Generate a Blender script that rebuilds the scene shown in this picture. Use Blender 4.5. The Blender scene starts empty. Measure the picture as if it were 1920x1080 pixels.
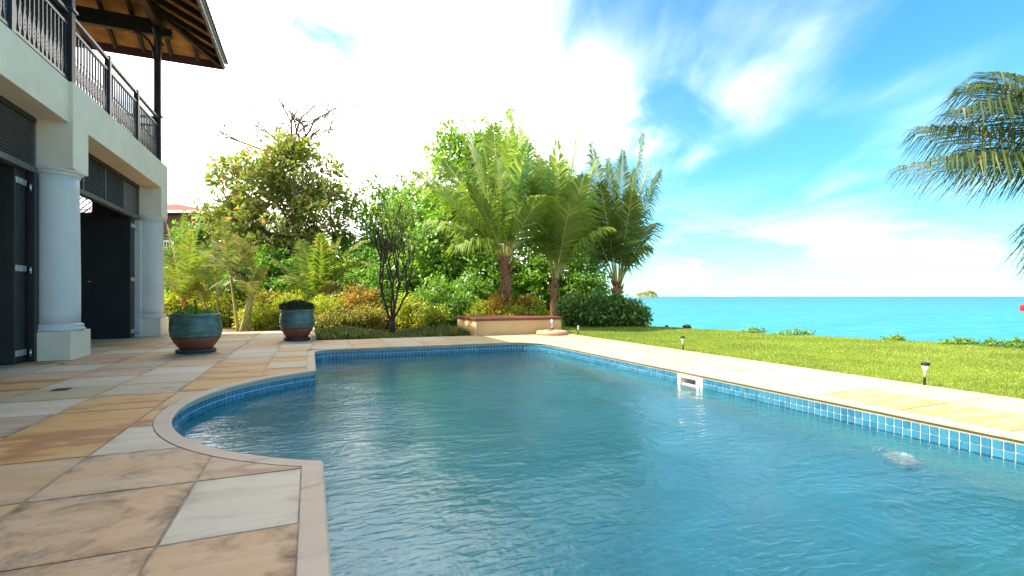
import bpy, bmesh, math, random
import numpy as np
from mathutils import Vector, Matrix

R = math.radians
rng = np.random.default_rng(7)
random.seed(7)
scene = bpy.context.scene
C = scene.collection

# ------------------------------------------------------------------ camera
F = 910.0; CX = 960.0; HY = 556.0; EYE = 1.0
YAW = math.atan2(378.0, F)                       # camera turned right of the pool's long axis (+Y)
cam_d = bpy.data.cameras.new('camera'); cam = bpy.data.objects.new('camera', cam_d); C.objects.link(cam)
cam.location = (0, 0, EYE); cam.rotation_euler = (R(90), 0, -YAW)
cam_d.sensor_width = 36; cam_d.lens = 36 * F / 1920; cam_d.shift_y = (HY - 540) / 1920
cam_d.clip_start = 0.05; cam_d.clip_end = 90000
scene.camera = cam
FW = Vector((math.sin(YAW), math.cos(YAW), 0)); RT = Vector((math.cos(YAW), -math.sin(YAW), 0))

# ------------------------------------------------------------------ world, sun, exposure
SUN_EL = R(50.0)
SUN_TO = Vector((-0.965, 0.26, 0)).normalized()   # horizontal direction towards the sun (left, a little ahead)
SUN_ROT = math.atan2(SUN_TO.x, SUN_TO.y)
world = bpy.data.worlds.new('World'); scene.world = world; world.use_nodes = True
wn = world.node_tree.nodes; wl = world.node_tree.links; wn.clear()
def wnode(t, **kw):
    n = wn.new(t)
    for k, v in kw.items(): setattr(n, k, v)
    return n
def wmath(op, a, b=None, c=None, clamp=False):
    n = wn.new('ShaderNodeMath'); n.operation = op; n.use_clamp = clamp
    for i, v in enumerate((a, b, c)):
        if v is None: continue
        if isinstance(v, (int, float)): n.inputs[i].default_value = v
        else: wl.new(v, n.inputs[i])
    return n.outputs[0]
sky = wnode('ShaderNodeTexSky', sky_type='NISHITA', sun_disc=False, sun_elevation=SUN_EL, sun_rotation=SUN_ROT,
            air_density=1.15, dust_density=0.25, ozone_density=2.6, altitude=0.0)
hsv = wnode('ShaderNodeHueSaturation'); hsv.inputs['Saturation'].default_value = 1.15; hsv.inputs['Hue'].default_value = 0.485
wl.new(sky.outputs[0], hsv.inputs['Color'])
tc = wnode('ShaderNodeTexCoord'); sx = wnode('ShaderNodeSeparateXYZ'); wl.new(tc.outputs['Generated'], sx.inputs[0])
zc = wmath('MAXIMUM', sx.outputs[2], 0.0)
zz = wmath('ADD', zc, 0.10)
u = wmath('DIVIDE', sx.outputs[0], zz); v = wmath('DIVIDE', sx.outputs[1], zz)      # a flat cloud deck
STK = math.atan2(FW.x + 0.14 * RT.x, FW.y + 0.14 * RT.y)                             # streaks run this way
cs, sn = math.cos(STK), math.sin(STK)
al = wmath('ADD', wmath('MULTIPLY', u, sn), wmath('MULTIPLY', v, cs))
ac = wmath('SUBTRACT', wmath('MULTIPLY', u, cs), wmath('MULTIPLY', v, sn))
def wnoise(a, b, sa, sb, w, det, rough, dist=0.0):
    cb = wnode('ShaderNodeCombineXYZ')
    wl.new(wmath('MULTIPLY', a, sa), cb.inputs[0]); wl.new(wmath('MULTIPLY', b, sb), cb.inputs[1]); cb.inputs[2].default_value = w
    n = wnode('ShaderNodeTexNoise'); n.inputs['Scale'].default_value = 1.0
    n.inputs['Detail'].default_value = det; n.inputs['Roughness'].default_value = rough; n.inputs['Distortion'].default_value = dist
    wl.new(cb.outputs[0], n.inputs['Vector']); return n.outputs[0]
def wsmooth(x, lo, hi):
    m = wnode('ShaderNodeMapRange', interpolation_type='SMOOTHSTEP'); m.inputs[1].default_value = lo; m.inputs[2].default_value = hi
    wl.new(x, m.inputs[0]); return m.outputs[0]
streak = wnoise(al, ac, 0.24, 0.95, 3.7, 5, 0.52, 0.4)
big = wnoise(al, ac, 0.30, 0.55, 2.3, 4, 0.5, 0.2)
fine = wnoise(al, ac, 1.2, 2.6, 1.3, 8, 0.62, 0.6)
# thicker veil over the landward side of the sky, thinning over the sea
land = wsmooth(wmath('MULTIPLY', ac, -1.0), -0.20, 0.45)
cov = wmath('ADD', wmath('ADD', wmath('MULTIPLY', streak, 0.80), wmath('ADD', wmath('MULTIPLY', big, 1.5), -0.48)), wmath('MULTIPLY', fine, 0.14))
cov = wmath('ADD', cov, wmath('MULTIPLY', land, 0.40))
cirrus = wmath('POWER', wmath('MULTIPLY', wsmooth(cov, 0.68, 1.30), 0.95), 1.5)
patch = wnoise(al, ac, 0.8, 1.5, 17.0, 6, 0.55, 0.5)     # thinner places in the veil
cirrus = wmath('MULTIPLY', cirrus, wmath('ADD', 0.07, wmath('MULTIPLY', wsmooth(patch, 0.305, 0.50), 0.93)))
az = wmath('ARCTAN2', sx.outputs[0], sx.outputs[1])
bank_n = wnoise(wmath('MULTIPLY', az, 3.2), wmath('MULTIPLY', sx.outputs[2], 13.0), 1.0, 1.0, 5.0, 7, 0.55, 0.2)
bank_h = wmath('SUBTRACT', 1.0, wsmooth(sx.outputs[2], 0.07, 0.24))
bank_l = wsmooth(sx.outputs[2], 0.02, 0.09)
bank = wmath('MULTIPLY', wmath('MULTIPLY', wsmooth(bank_n, 0.36, 0.62), bank_h), bank_l)
low = wmath('MULTIPLY', wmath('SUBTRACT', 1.0, wsmooth(sx.outputs[2], 0.0, 0.2)), 0.035)
alpha = wmath('MAXIMUM', wmath('MAXIMUM', cirrus, wmath('MULTIPLY', bank, 0.13)), low, clamp=True)
mixc = wnode('ShaderNodeMix', data_type='RGBA'); wl.new(alpha, mixc.inputs[0]); 
hz = wsmooth(sx.outputs[2], 0.0, 0.34); tint = wnode('ShaderNodeMix', data_type='RGBA'); wl.new(hz, tint.inputs[0]); tint.inputs[6].default_value = (0.22, 0.42, 0.49, 1); tint.inputs[7].default_value = (0.29, 0.50, 0.60, 1)
skyc = wnode('ShaderNodeMix', data_type='RGBA', blend_type='MULTIPLY'); skyc.inputs[0].default_value = 1.0; wl.new(hsv.outputs[0], skyc.inputs[6]); wl.new(tint.outputs[2], skyc.inputs[7])
wl.new(skyc.outputs[2], mixc.inputs[6])
mixc.inputs[7].default_value = (13.0, 11.9, 10.2, 1)
bg = wnode('ShaderNodeBackground'); bg.inputs[1].default_value = 0.14; wl.new(mixc.outputs[2], bg.inputs[0])
wo = wnode('ShaderNodeOutputWorld'); wl.new(bg.outputs[0], wo.inputs[0])

sun_d = bpy.data.lights.new('sun', 'SUN'); sun_d.energy = 3.2; sun_d.angle = R(0.53); sun_d.color = (1.0, 0.94, 0.83)
sun = bpy.data.objects.new('sun', sun_d); C.objects.link(sun)
to_sun = Vector((SUN_TO.x * math.cos(SUN_EL), SUN_TO.y * math.cos(SUN_EL), math.sin(SUN_EL)))
sun.rotation_euler = to_sun.to_track_quat('Z', 'Y').to_euler(); sun.location = to_sun * 60

vs = scene.view_settings; vs.view_transform = 'Standard'; vs.look = 'None'; vs.exposure = 1.85; vs.gamma = 1.0; vs.use_curve_mapping = False
scene.display_settings.display_device = 'sRGB'
cy = scene.cycles
cy.use_denoising = True; cy.max_bounces = 14; cy.diffuse_bounces = 7; cy.glossy_bounces = 5; cy.transmission_bounces = 8
cy.transparent_max_bounces = 12; cy.volume_bounces = 0; cy.caustics_reflective = True; cy.caustics_refractive = True
cy.sample_clamp_indirect = 6.0; cy.blur_glossy = 1.0

# ------------------------------------------------------------------ helpers
def W(px, py, d):
    """world point seen at photo pixel px,py at depth d along the view axis"""
    p = FW * d + RT * ((px - CX) / F * d); p.z = EYE + (HY - py) / F * d; return p
def G(px, d, z=0.0):
    p = FW * d + RT * ((px - CX) / F * d); p.z = z; return p
def tag(o, label=None, cat=None, group=None, kind=None):
    if label: o['label'] = label
    if cat: o['category'] = cat
    if group: o['group'] = group
    if kind: o['kind'] = kind
    return o
def empty(name, loc=(0, 0, 0), parent=None):
    o = bpy.data.objects.new(name, None); o.location = loc; C.objects.link(o)
    if parent: o.parent = parent
    return o
def link(name, me, mat=None, parent=None):
    o = bpy.data.objects.new(name, me); C.objects.link(o)
    if mat is not None and not me.materials: me.materials.append(mat)
    if parent: o.parent = parent
    return o
def npmesh(name, verts, faces, smooth=False):
    """verts Nx3 array, faces MxK array (all faces K-gons)"""
    verts = np.asarray(verts, dtype=np.float32); faces = np.asarray(faces, dtype=np.int32)
    me = bpy.data.meshes.new(name); K = faces.shape[1]
    me.vertices.add(len(verts)); me.vertices.foreach_set('co', verts.ravel())
    me.loops.add(faces.size); me.loops.foreach_set('vertex_index', faces.ravel())
    me.polygons.add(len(faces)); me.polygons.foreach_set('loop_start', np.arange(0, faces.size, K, dtype=np.int32))
    me.update(calc_edges=True)
    if smooth: me.polygons.foreach_set('use_smooth', np.ones(len(faces), dtype=bool))
    return me
class MB:
    def __init__(s): s.v = []; s.f = []; s.sm = []
    def add(s, vs, fs, smooth=False):
        n = len(s.v); s.v += [tuple(p) for p in vs]; s.f += [tuple(i + n for i in f) for f in fs]; s.sm += [smooth] * len(fs); return s
    def box(s, x0, x1, y0, y1, z0, z1):
        return s.add([(x0,y0,z0),(x1,y0,z0),(x1,y1,z0),(x0,y1,z0),(x0,y0,z1),(x1,y0,z1),(x1,y1,z1),(x0,y1,z1)],
                     [(0,3,2,1),(4,5,6,7),(0,1,5,4),(1,2,6,5),(2,3,7,6),(3,0,4,7)])
    def bar(s, a, b, w, h, up=(0, 0, 1)):
        a = Vector(a); b = Vector(b); t = (b - a).normalized(); up = Vector(up)
        sd = t.cross(up)
        if sd.length < 1e-4: sd = t.cross(Vector((1, 0, 0)))
        sd.normalize(); n = sd.cross(t).normalized(); q = []
        for p in (a, b):
            for i, j in ((-1,-1),(1,-1),(1,1),(-1,1)): q.append(p + sd * (w/2*i) + n * (h/2*j))
        return s.add(q, [(3,2,1,0),(4,5,6,7),(0,1,5,4),(1,2,6,5),(2,3,7,6),(3,0,4,7)])
    def tube(s, pts, rad, n=8, cap=True, smooth=True):
        pts = [Vector(p) for p in pts]; m = len(pts); vs = []; ref = None
        for i, p in enumerate(pts):
            t = (pts[min(i+1, m-1)] - pts[max(i-1, 0)]).normalized()
            if ref is None:
                ref = Vector((1, 0, 0)) if abs(t.x) < 0.8 else Vector((0, 1, 0))
            a = (ref - t * ref.dot(t)).normalized(); b = t.cross(a); ref = a
            r = rad[i] if hasattr(rad, '__len__') else rad
            for k in range(n):
                th = 2 * math.pi * k / n; vs.append(p + a * (r * math.cos(th)) + b * (r * math.sin(th)))
        fs = [(i*n + k, i*n + (k+1) % n, (i+1)*n + (k+1) % n, (i+1)*n + k) for i in range(m-1) for k in range(n)]
        if cap: fs += [tuple(range(n-1, -1, -1)), tuple((m-1)*n + k for k in range(n))]
        return s.add(vs, fs, smooth)
    def lathe(s, prof, n=32, center=(0, 0, 0)):
        cx, cy_, cz = center; vs = []; m = len(prof)
        for r, z in prof:
            for k in range(n):
                th = 2 * math.pi * k / n; vs.append((cx + r * math.cos(th), cy_ + r * math.sin(th), cz + z))
        fs = [(i*n + k, i*n + (k+1) % n, (i+1)*n + (k+1) % n, (i+1)*n + k) for i in range(m-1) for k in range(n)]
        if prof[0][0] > 1e-5: fs.append(tuple(range(n-1, -1, -1)))
        if prof[-1][0] > 1e-5: fs.append(tuple((m-1)*n + k for k in range(n)))
        return s.add(vs, fs, True)
    def prism(s, poly, z0, z1):
        n = len(poly)
        return s.add([(x, y, z0) for x, y in poly] + [(x, y, z1) for x, y in poly],
                     [tuple(range(n-1, -1, -1)), tuple(range(n, 2*n))] + [(i, (i+1) % n, n + (i+1) % n, n + i) for i in range(n)])
    def mesh(s, name):
        me = bpy.data.meshes.new(name); me.from_pydata(s.v, [], s.f); me.update()
        me.polygons.foreach_set('use_smooth', s.sm); return me
    def build(s, name, mat, parent=None, bevel=0.0, auto=False):
        me = s.mesh(name)
        if bevel > 0:
            bm = bmesh.new(); bm.from_mesh(me)
            bmesh.ops.bevel(bm, geom=list(bm.edges), offset=bevel, segments=2, affect='EDGES', profile=0.6, clamp_overlap=True)
            bm.to_mesh(me); bm.free()
        if auto: me.set_sharp_from_angle(angle=R(40))
        return link(name, me, mat, parent)

# ------------------------------------------------------------------ materials
def nmat(name):
    m = bpy.data.materials.new(name); m.use_nodes = True; nt = m.node_tree
    for n in list(nt.nodes): nt.nodes.remove(n)
    out = nt.nodes.new('ShaderNodeOutputMaterial'); return m, nt, out
class NT:
    def __init__(s, nt): s.nt = nt
    def n(s, t, **kw):
        nd = s.nt.nodes.new(t)
        for k, v in kw.items(): setattr(nd, k, v)
        return nd
    def set(s, sock, v):
        if isinstance(v, bpy.types.NodeSocket): s.nt.links.new(v, sock)
        elif isinstance(v, (tuple, list)) and len(v) == 3 and sock.type == 'RGBA': sock.default_value = (*v, 1)
        else: sock.default_value = v
    def math(s, op, a, b=None, clamp=False):
        nd = s.n('ShaderNodeMath', operation=op, use_clamp=clamp); s.set(nd.inputs[0], a)
        if b is not None: s.set(nd.inputs[1], b)
        return nd.outputs[0]
    def mix(s, f, a, b, mode='MIX'):
        nd = s.n('ShaderNodeMix', data_type='RGBA', blend_type=mode); s.set(nd.inputs[0], f); s.set(nd.inputs[6], a); s.set(nd.inputs[7], b); return nd.outputs[2]
    def noise(s, vec, scale, det=4, rough=0.55, dist=0.0):
        nd = s.n('ShaderNodeTexNoise')
        if vec is not None: s.set(nd.inputs['Vector'], vec)
        nd.inputs['Scale'].default_value = scale; nd.inputs['Detail'].default_value = det
        nd.inputs['Roughness'].default_value = rough; nd.inputs['Distortion'].default_value = dist; return nd.outputs[0]
    def ramp(s, x, lo, hi, smooth=True):
        nd = s.n('ShaderNodeMapRange', interpolation_type='SMOOTHSTEP' if smooth else 'LINEAR'); s.set(nd.inputs[0], x)
        nd.inputs[1].default_value = lo; nd.inputs[2].default_value = hi; return nd.outputs[0]
    def bump(s, h, strength, dist=0.01, normal=None):
        nd = s.n('ShaderNodeBump'); nd.inputs['Strength'].default_value = strength; nd.inputs['Distance'].default_value = dist
        s.set(nd.inputs['Height'], h)
        if normal is not None: s.set(nd.inputs['Normal'], normal)
        return nd.outputs[0]
    def mapping(s, vec, scale=(1, 1, 1), rot=(0, 0, 0), loc=None):
        nd = s.n('ShaderNodeMapping'); s.set(nd.inputs[0], vec); nd.inputs['Scale'].default_value = scale; nd.inputs['Rotation'].default_value = rot
        if loc is not None: s.set(nd.inputs['Location'], loc)
        return nd.outputs[0]
    def prin(s, color, rough=0.6, spec=0.5, metal=0.0, normal=None):
        p = s.n('ShaderNodeBsdfPrincipled'); s.set(p.inputs['Base Color'], color); s.set(p.inputs['Roughness'], rough)
        p.inputs['Specular IOR Level'].default_value = spec; p.inputs['Metallic'].default_value = metal
        if normal is not None: s.set(p.inputs['Normal'], normal)
        return p
def simple(name, col, rough=0.6, var=0.12, scale=6.0, bump=0.1, bscale=60.0, spec=0.4, metal=0.0, dirt=None, dirt_amt=0.35):
    m, nt, out = nmat(name); t = NT(nt); g = t.n('ShaderNodeNewGeometry').outputs['Position']
    a = t.noise(g, scale, 6, 0.6); c = t.mix(t.ramp(a, 0.3, 0.7), tuple(x * (1 - var) for x in col), tuple(min(1, x * (1 + var)) for x in col))
    if dirt: c = t.mix(t.math('MULTIPLY', t.ramp(t.noise(g, scale * 0.6, 8, 0.68, 0.4), 0.5, 0.75), dirt_amt), c, dirt)
    nrm = t.bump(t.noise(g, bscale, 4, 0.6), bump, 0.004) if bump else None
    p = t.prin(c, rough, spec, metal, nrm); nt.links.new(p.outputs[0], out.inputs[0]); return m
def leafmat(name, c1, c2, c3=None, p3=0.0, trans=0.38, gloss=0.10, rough=0.38):
    m, nt, out = nmat(name); t = NT(nt); geo = t.n('ShaderNodeNewGeometry'); rnd = geo.outputs['Random Per Island']
    c = t.mix(rnd, c1, c2)
    big = t.noise(geo.outputs['Position'], 0.9, 3, 0.5)
    c = t.mix(t.math('MULTIPLY', t.ramp(big, 0.35, 0.65), 0.45), c, tuple(x * 0.62 for x in c1))
    if c3:
        r2 = t.math('FRACT', t.math('MULTIPLY', rnd, 37.7)); c = t.mix(t.math('LESS_THAN', r2, p3), c, c3)
    d = t.n('ShaderNodeBsdfDiffuse'); t.set(d.inputs[0], c)
    tr = t.n('ShaderNodeBsdfTranslucent'); t.set(tr.inputs[0], t.mix(0.6, c, t.mix(1.0, c, (1.6, 1.7, 0.7), 'MULTIPLY')))
    gl = t.n('ShaderNodeBsdfGlossy'); gl.inputs[1].default_value = rough; gl.inputs[0].default_value = (0.9, 0.95, 1, 1)
    m1 = t.n('ShaderNodeMixShader'); m1.inputs[0].default_value = trans; nt.links.new(d.outputs[0], m1.inputs[1]); nt.links.new(tr.outputs[0], m1.inputs[2])
    lw = t.n('ShaderNodeLayerWeight'); lw.inputs[0].default_value = 0.25
    m2 = t.n('ShaderNodeMixShader'); t.set(m2.inputs[0], t.math('MULTIPLY', t.math('ADD', lw.outputs['Fresnel'], 0.15), gloss * 2.2))
    nt.links.new(m1.outputs[0], m2.inputs[1]); nt.links.new(gl.outputs[0], m2.inputs[2]); nt.links.new(m2.outputs[0], out.inputs[0]); return m

M = {}
M['stucco'] = simple('cream_stucco', (0.86, 0.70, 0.52), 0.85, 0.05, 1.5, 0.25, 140, 0.2, dirt=(0.48, 0.38, 0.28), dirt_amt=0.30)
M['column'] = simple('pale_grey_column_paint', (0.66, 0.60, 0.55), 0.55, 0.04, 2.0, 0.08, 160, 0.35, dirt=(0.42, 0.41, 0.40), dirt_amt=0.2)
M['darkwood'] = simple('dark_stained_timber', (0.030, 0.024, 0.022), 0.5, 0.3, 9.0, 0.25, 45, 0.4)
M['rail'] = simple('dark_painted_railing', (0.055, 0.052, 0.060), 0.35, 0.2, 9.0, 0.1, 80, 0.5)
M['door'] = simple('black_door_paint', (0.018, 0.017, 0.018), 0.38, 0.25, 5.0, 0.08, 60, 0.5)
M['transom'] = simple('grey_brown_lattice_paint', (0.11, 0.10, 0.095), 0.5, 0.15, 8, 0.1, 80, 0.4)
M['steel'] = simple('brushed_steel', (0.58, 0.58, 0.58), 0.3, 0.06, 20, 0.05, 200, 0.5, 0.9)
M['plankwood'] = simple('warm_soffit_boards', (0.46, 0.23, 0.065), 0.6, 0.35, 3.0, 0.25, 40, 0.3, dirt=(0.16, 0.07, 0.03), dirt_amt=0.5)
M['fascia'] = simple('purple_brown_fascia', (0.12, 0.05, 0.055), 0.5, 0.2, 4, 0.1, 60)
M['trim'] = simple('pale_grey_trim', (0.55, 0.54, 0.52), 0.5, 0.08, 6, 0.1, 80)
M['rooftile'] = simple('red_brown_roof_tile', (0.20, 0.075, 0.065), 0.75, 0.25, 5, 0.3, 40)
M['redroof'] = simple('bright_red_metal_roof', (0.50, 0.045, 0.03), 0.7, 0.12, 2, 0.05, 20, 0.1)
M['white'] = simple('white_paint', (0.80, 0.80, 0.78), 0.5, 0.04, 5, 0.05, 80)
M['white_plastic'] = simple('white_pool_plastic', (0.74, 0.74, 0.70), 0.3, 0.04, 9, 0.03, 80)
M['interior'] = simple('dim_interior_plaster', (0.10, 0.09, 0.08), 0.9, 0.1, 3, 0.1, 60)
M['soil'] = simple('brown_soil', (0.16, 0.085, 0.042), 0.95, 0.35, 5, 0.6, 30, 0.1, dirt=(0.30, 0.17, 0.08), dirt_amt=0.6)
M['grout'] = simple('sandy_mortar', (0.34, 0.28, 0.21), 0.95, 0.2, 8, 0.4, 90, 0.1, dirt=(0.08, 0.06, 0.045), dirt_amt=0.8)
M['poolgrout'] = simple('white_pool_grout', (0.66, 0.72, 0.72), 0.7, 0.06, 20, 0.1, 150)
M['poolshell'] = simple('turquoise_pool_plaster', (0.09, 0.38, 0.45), 0.7, 0.10, 1.4, 0.1, 60, 0.2)
M['box'] = simple('peach_render', (0.60, 0.40, 0.20), 0.85, 0.05, 2, 0.2, 120, 0.2)
M['boxlid'] = simple('reddish_hardwood_boards', (0.17, 0.055, 0.038), 0.55, 0.25, 7, 0.25, 50)
M['potgreen'] = simple('sea_green_glaze', (0.075, 0.135, 0.115), 0.34, 0.25, 7, 0.2, 18, 0.5, dirt=(0.19, 0.22, 0.19), dirt_amt=0.35)
M['potred'] = simple('terracotta_red', (0.22, 0.065, 0.035), 0.55, 0.2, 9, 0.2, 40, 0.4, dirt=(0.10, 0.04, 0.03), dirt_amt=0.5)
M['saucer'] = simple('dark_slate_saucer', (0.055, 0.062, 0.062), 0.45, 0.2, 9, 0.15, 40)
M['umbbase'] = simple('terracotta_resin', (0.46, 0.26, 0.14), 0.7, 0.12, 9, 0.25, 90)
M['blackplastic'] = simple('black_plastic', (0.015, 0.015, 0.015), 0.35, 0.2, 9, 0.02, 60)
M['frost'] = simple('clear_frosted_lens', (0.70, 0.66, 0.55), 0.2, 0.05, 30, 0.02, 60)
M['bark'] = simple('grey_brown_bark', (0.16, 0.115, 0.08), 0.9, 0.35, 14, 0.7, 40, 0.15)
M['darkbark'] = simple('dark_bark', (0.075, 0.052, 0.038), 0.9, 0.35, 14, 0.7, 40, 0.15)
M['palmbark'] = simple('fibrous_palm_bark', (0.27, 0.14, 0.075), 0.95, 0.45, 16, 0.8, 35, 0.1, dirt=(0.08, 0.035, 0.02), dirt_amt=0.7)
M['twig'] = simple('bare_grey_twigs', (0.11, 0.085, 0.07), 0.9, 0.2, 14, 0.2, 40, 0.1)
M['rachis'] = simple('yellow_green_leaf_stalk', (0.40, 0.36, 0.11), 0.45, 0.2, 6, 0.1, 40)
M['rachis_dark'] = simple('olive_leaf_stalk', (0.17, 0.16, 0.06), 0.45, 0.2, 6, 0.1, 40)
M['rachis_orange'] = simple('orange_leaf_stalk', (0.52, 0.28, 0.07), 0.45, 0.2, 6, 0.1, 40)
M['sand'] = simple('pale_coral_sand', (0.62, 0.55, 0.43), 0.95, 0.1, 2, 0.4, 60, 0.1)
M['rock'] = simple('dark_shore_rock', (0.06, 0.055, 0.05), 0.9, 0.3, 6, 0.7, 12, 0.2)
M['redboat'] = simple('red_boat_paint', (0.70, 0.02, 0.02), 0.35, 0.08, 4, 0.02, 20)
M['drain'] = simple('dark_drain_grate', (0.05, 0.045, 0.04), 0.5, 0.2, 9, 0.1, 50, 0.5)
# leaves
L = {}
L['palm'] = leafmat('coconut_palm_leaf', (0.121, 0.226, 0.024), (0.303, 0.396, 0.057), (0.471, 0.424, 0.085), 0.05, 0.45, 0.08)
L['palmdark'] = leafmat('dark_palm_leaf', (0.081, 0.148, 0.025), (0.189, 0.254, 0.049), (0.343, 0.294, 0.090), 0.05, 0.34, 0.06)
L['palmsea'] = leafmat('grey_green_palm_leaf', (0.038, 0.068, 0.017), (0.101, 0.128, 0.034), (0.229, 0.189, 0.061), 0.05, 0.28, 0.08)
L['palmyellow'] = leafmat('yellowing_palm_leaf', (0.13, 0.22, 0.025), (0.36, 0.39, 0.06), (0.52, 0.36, 0.06), 0.05, 0.38, 0.10)
L['areca'] = leafmat('olive_areca_leaf', (0.11, 0.15, 0.03), (0.29, 0.29, 0.07), (0.45, 0.25, 0.06), 0.06, 0.36, 0.10)
L['olive'] = leafmat('olive_brown_tree_leaf', (0.174, 0.254, 0.036), (0.395, 0.418, 0.080), (0.487, 0.254, 0.080), 0.09, 0.42, 0.10)
L['bright'] = leafmat('bright_green_tree_leaf', (0.131, 0.307, 0.028), (0.323, 0.507, 0.045), (0.461, 0.521, 0.077), 0.08, 0.42, 0.12)
L['mid'] = leafmat('mid_green_leaf', (0.100, 0.250, 0.025), (0.250, 0.430, 0.046), (0.361, 0.441, 0.049), 0.08, 0.44, 0.10)
L['yellowgreen'] = leafmat('yellow_green_shrub_leaf', (0.271, 0.383, 0.029), (0.606, 0.591, 0.047), (0.750, 0.447, 0.047), 0.08, 0.38, 0.08)
L['croton'] = leafmat('orange_croton_leaf', (0.324, 0.324, 0.027), (0.594, 0.378, 0.063), (0.594, 0.198, 0.063), 0.22, 0.38, 0.08)
L['redcroton'] = leafmat('bronze_croton_leaf', (0.20, 0.25, 0.03), (0.44, 0.37, 0.06), (0.46, 0.18, 0.06), 0.12, 0.38, 0.08)
L['glossy'] = leafmat('glossy_beach_shrub_leaf', (0.076, 0.195, 0.025), (0.224, 0.378, 0.039), (0.419, 0.461, 0.070), 0.08, 0.38, 0.18)
L['potgrass'] = leafmat('dark_pot_grass', (0.028, 0.062, 0.022), (0.055, 0.100, 0.040), None, 0, 0.25, 0.1)
L['cover'] = leafmat('low_cover_leaf', (0.087, 0.142, 0.031), (0.248, 0.273, 0.062), (0.422, 0.223, 0.062), 0.08, 0.34, 0.08)
L['grass'] = leafmat('lawn_grass_blade', (0.18, 0.28, 0.035), (0.34, 0.41, 0.06), (0.50, 0.43, 0.13), 0.10, 0.32, 0.04)
L['strandleaf'] = leafmat('beach_creeper_leaf', (0.124, 0.273, 0.022), (0.347, 0.446, 0.037), None, 0, 0.36, 0.1)

def sandstone(name, base, band, stain=0.0, pink=None, bandamt=0.7, rotz=0.3, bscale=2.2):
    """natural sandstone slab: colour bands differ from slab to slab, dark weathering on some"""
    m, nt, out = nmat(name); t = NT(nt); oi = t.n('ShaderNodeObjectInfo'); g = t.n('ShaderNodeNewGeometry').outputs['Position']
    cb = t.n('ShaderNodeCombineXYZ'); t.set(cb.inputs[0], t.math('MULTIPLY', oi.outputs['Random'], 43.0)); t.set(cb.inputs[1], t.math('MULTIPLY', oi.outputs['Random'], 17.0)); t.set(cb.inputs[2], t.math('MULTIPLY', oi.outputs['Random'], 29.0))
    va = t.n('ShaderNodeVectorMath', operation='ADD'); t.set(va.inputs[0], g); t.set(va.inputs[1], cb.outputs[0]); p = va.outputs[0]
    st = t.mapping(p, (0.45, 2.3, 1.0), (0, 0, rotz))
    b1 = t.noise(st, bscale, 5, 0.55, 1.2); c = t.mix(t.math('MULTIPLY', t.ramp(b1, 0.42, 0.66), bandamt), base, band)
    if pink: c = t.mix(t.math('MULTIPLY', t.ramp(t.noise(st, bscale * 1.7, 4, 0.5, 0.8), 0.52, 0.62), 0.75), c, pink)
    c = t.mix(t.math('MULTIPLY', t.ramp(t.noise(p, 22, 5, 0.7), 0.35, 0.75), 0.22), c, tuple(x * 0.72 for x in base))
    c = t.mix(t.math('MULTIPLY', oi.outputs['Random'], 0.22), c, tuple(x * 0.7 for x in base))
    w = t.ramp(t.noise(p, 2.6, 9, 0.72, 0.6), 0.60 - 0.12 * stain, 0.80 - 0.06 * stain)
    gen = t.n('ShaderNodeSeparateXYZ'); t.set(gen.inputs[0], t.n('ShaderNodeTexCoord').outputs['Generated'])
    ex = t.math('ABSOLUTE', t.math('SUBTRACT', gen.outputs[0], 0.5)); ey = t.math('ABSOLUTE', t.math('SUBTRACT', gen.outputs[1], 0.5))
    e = t.math('ADD', t.math('MAXIMUM', ex, ey), t.math('MULTIPLY', t.math('SUBTRACT', t.noise(p, 3.2, 8, 0.7, 0.5), 0.5), 0.9))
    edge = t.math('MULTIPLY', t.ramp(e, 0.37, 0.64), 0.12 + 0.78 * stain)
    w = t.math('MAXIMUM', t.math('MULTIPLY', w, 0.20 + 0.7 * stain), edge)
    w = t.math('MULTIPLY', w, t.math('ADD', 0.6, t.math('MULTIPLY', t.noise(p, 40, 4, 0.7), 0.7)), True)
    c = t.mix(w, c, (0.075, 0.048, 0.030))
    h = t.math('ADD', t.noise(p, 9, 6, 0.6), t.math('MULTIPLY', t.noise(p, 120, 3, 0.6), 0.25))
    rg = t.math('ADD', 0.50, t.math('MULTIPLY', t.noise(p, 5, 4, 0.6), 0.3))
    pr = t.prin(c, rg, 0.35, 0, t.bump(h, 0.28, 0.008)); nt.links.new(pr.outputs[0], out.inputs[0]); return m
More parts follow.
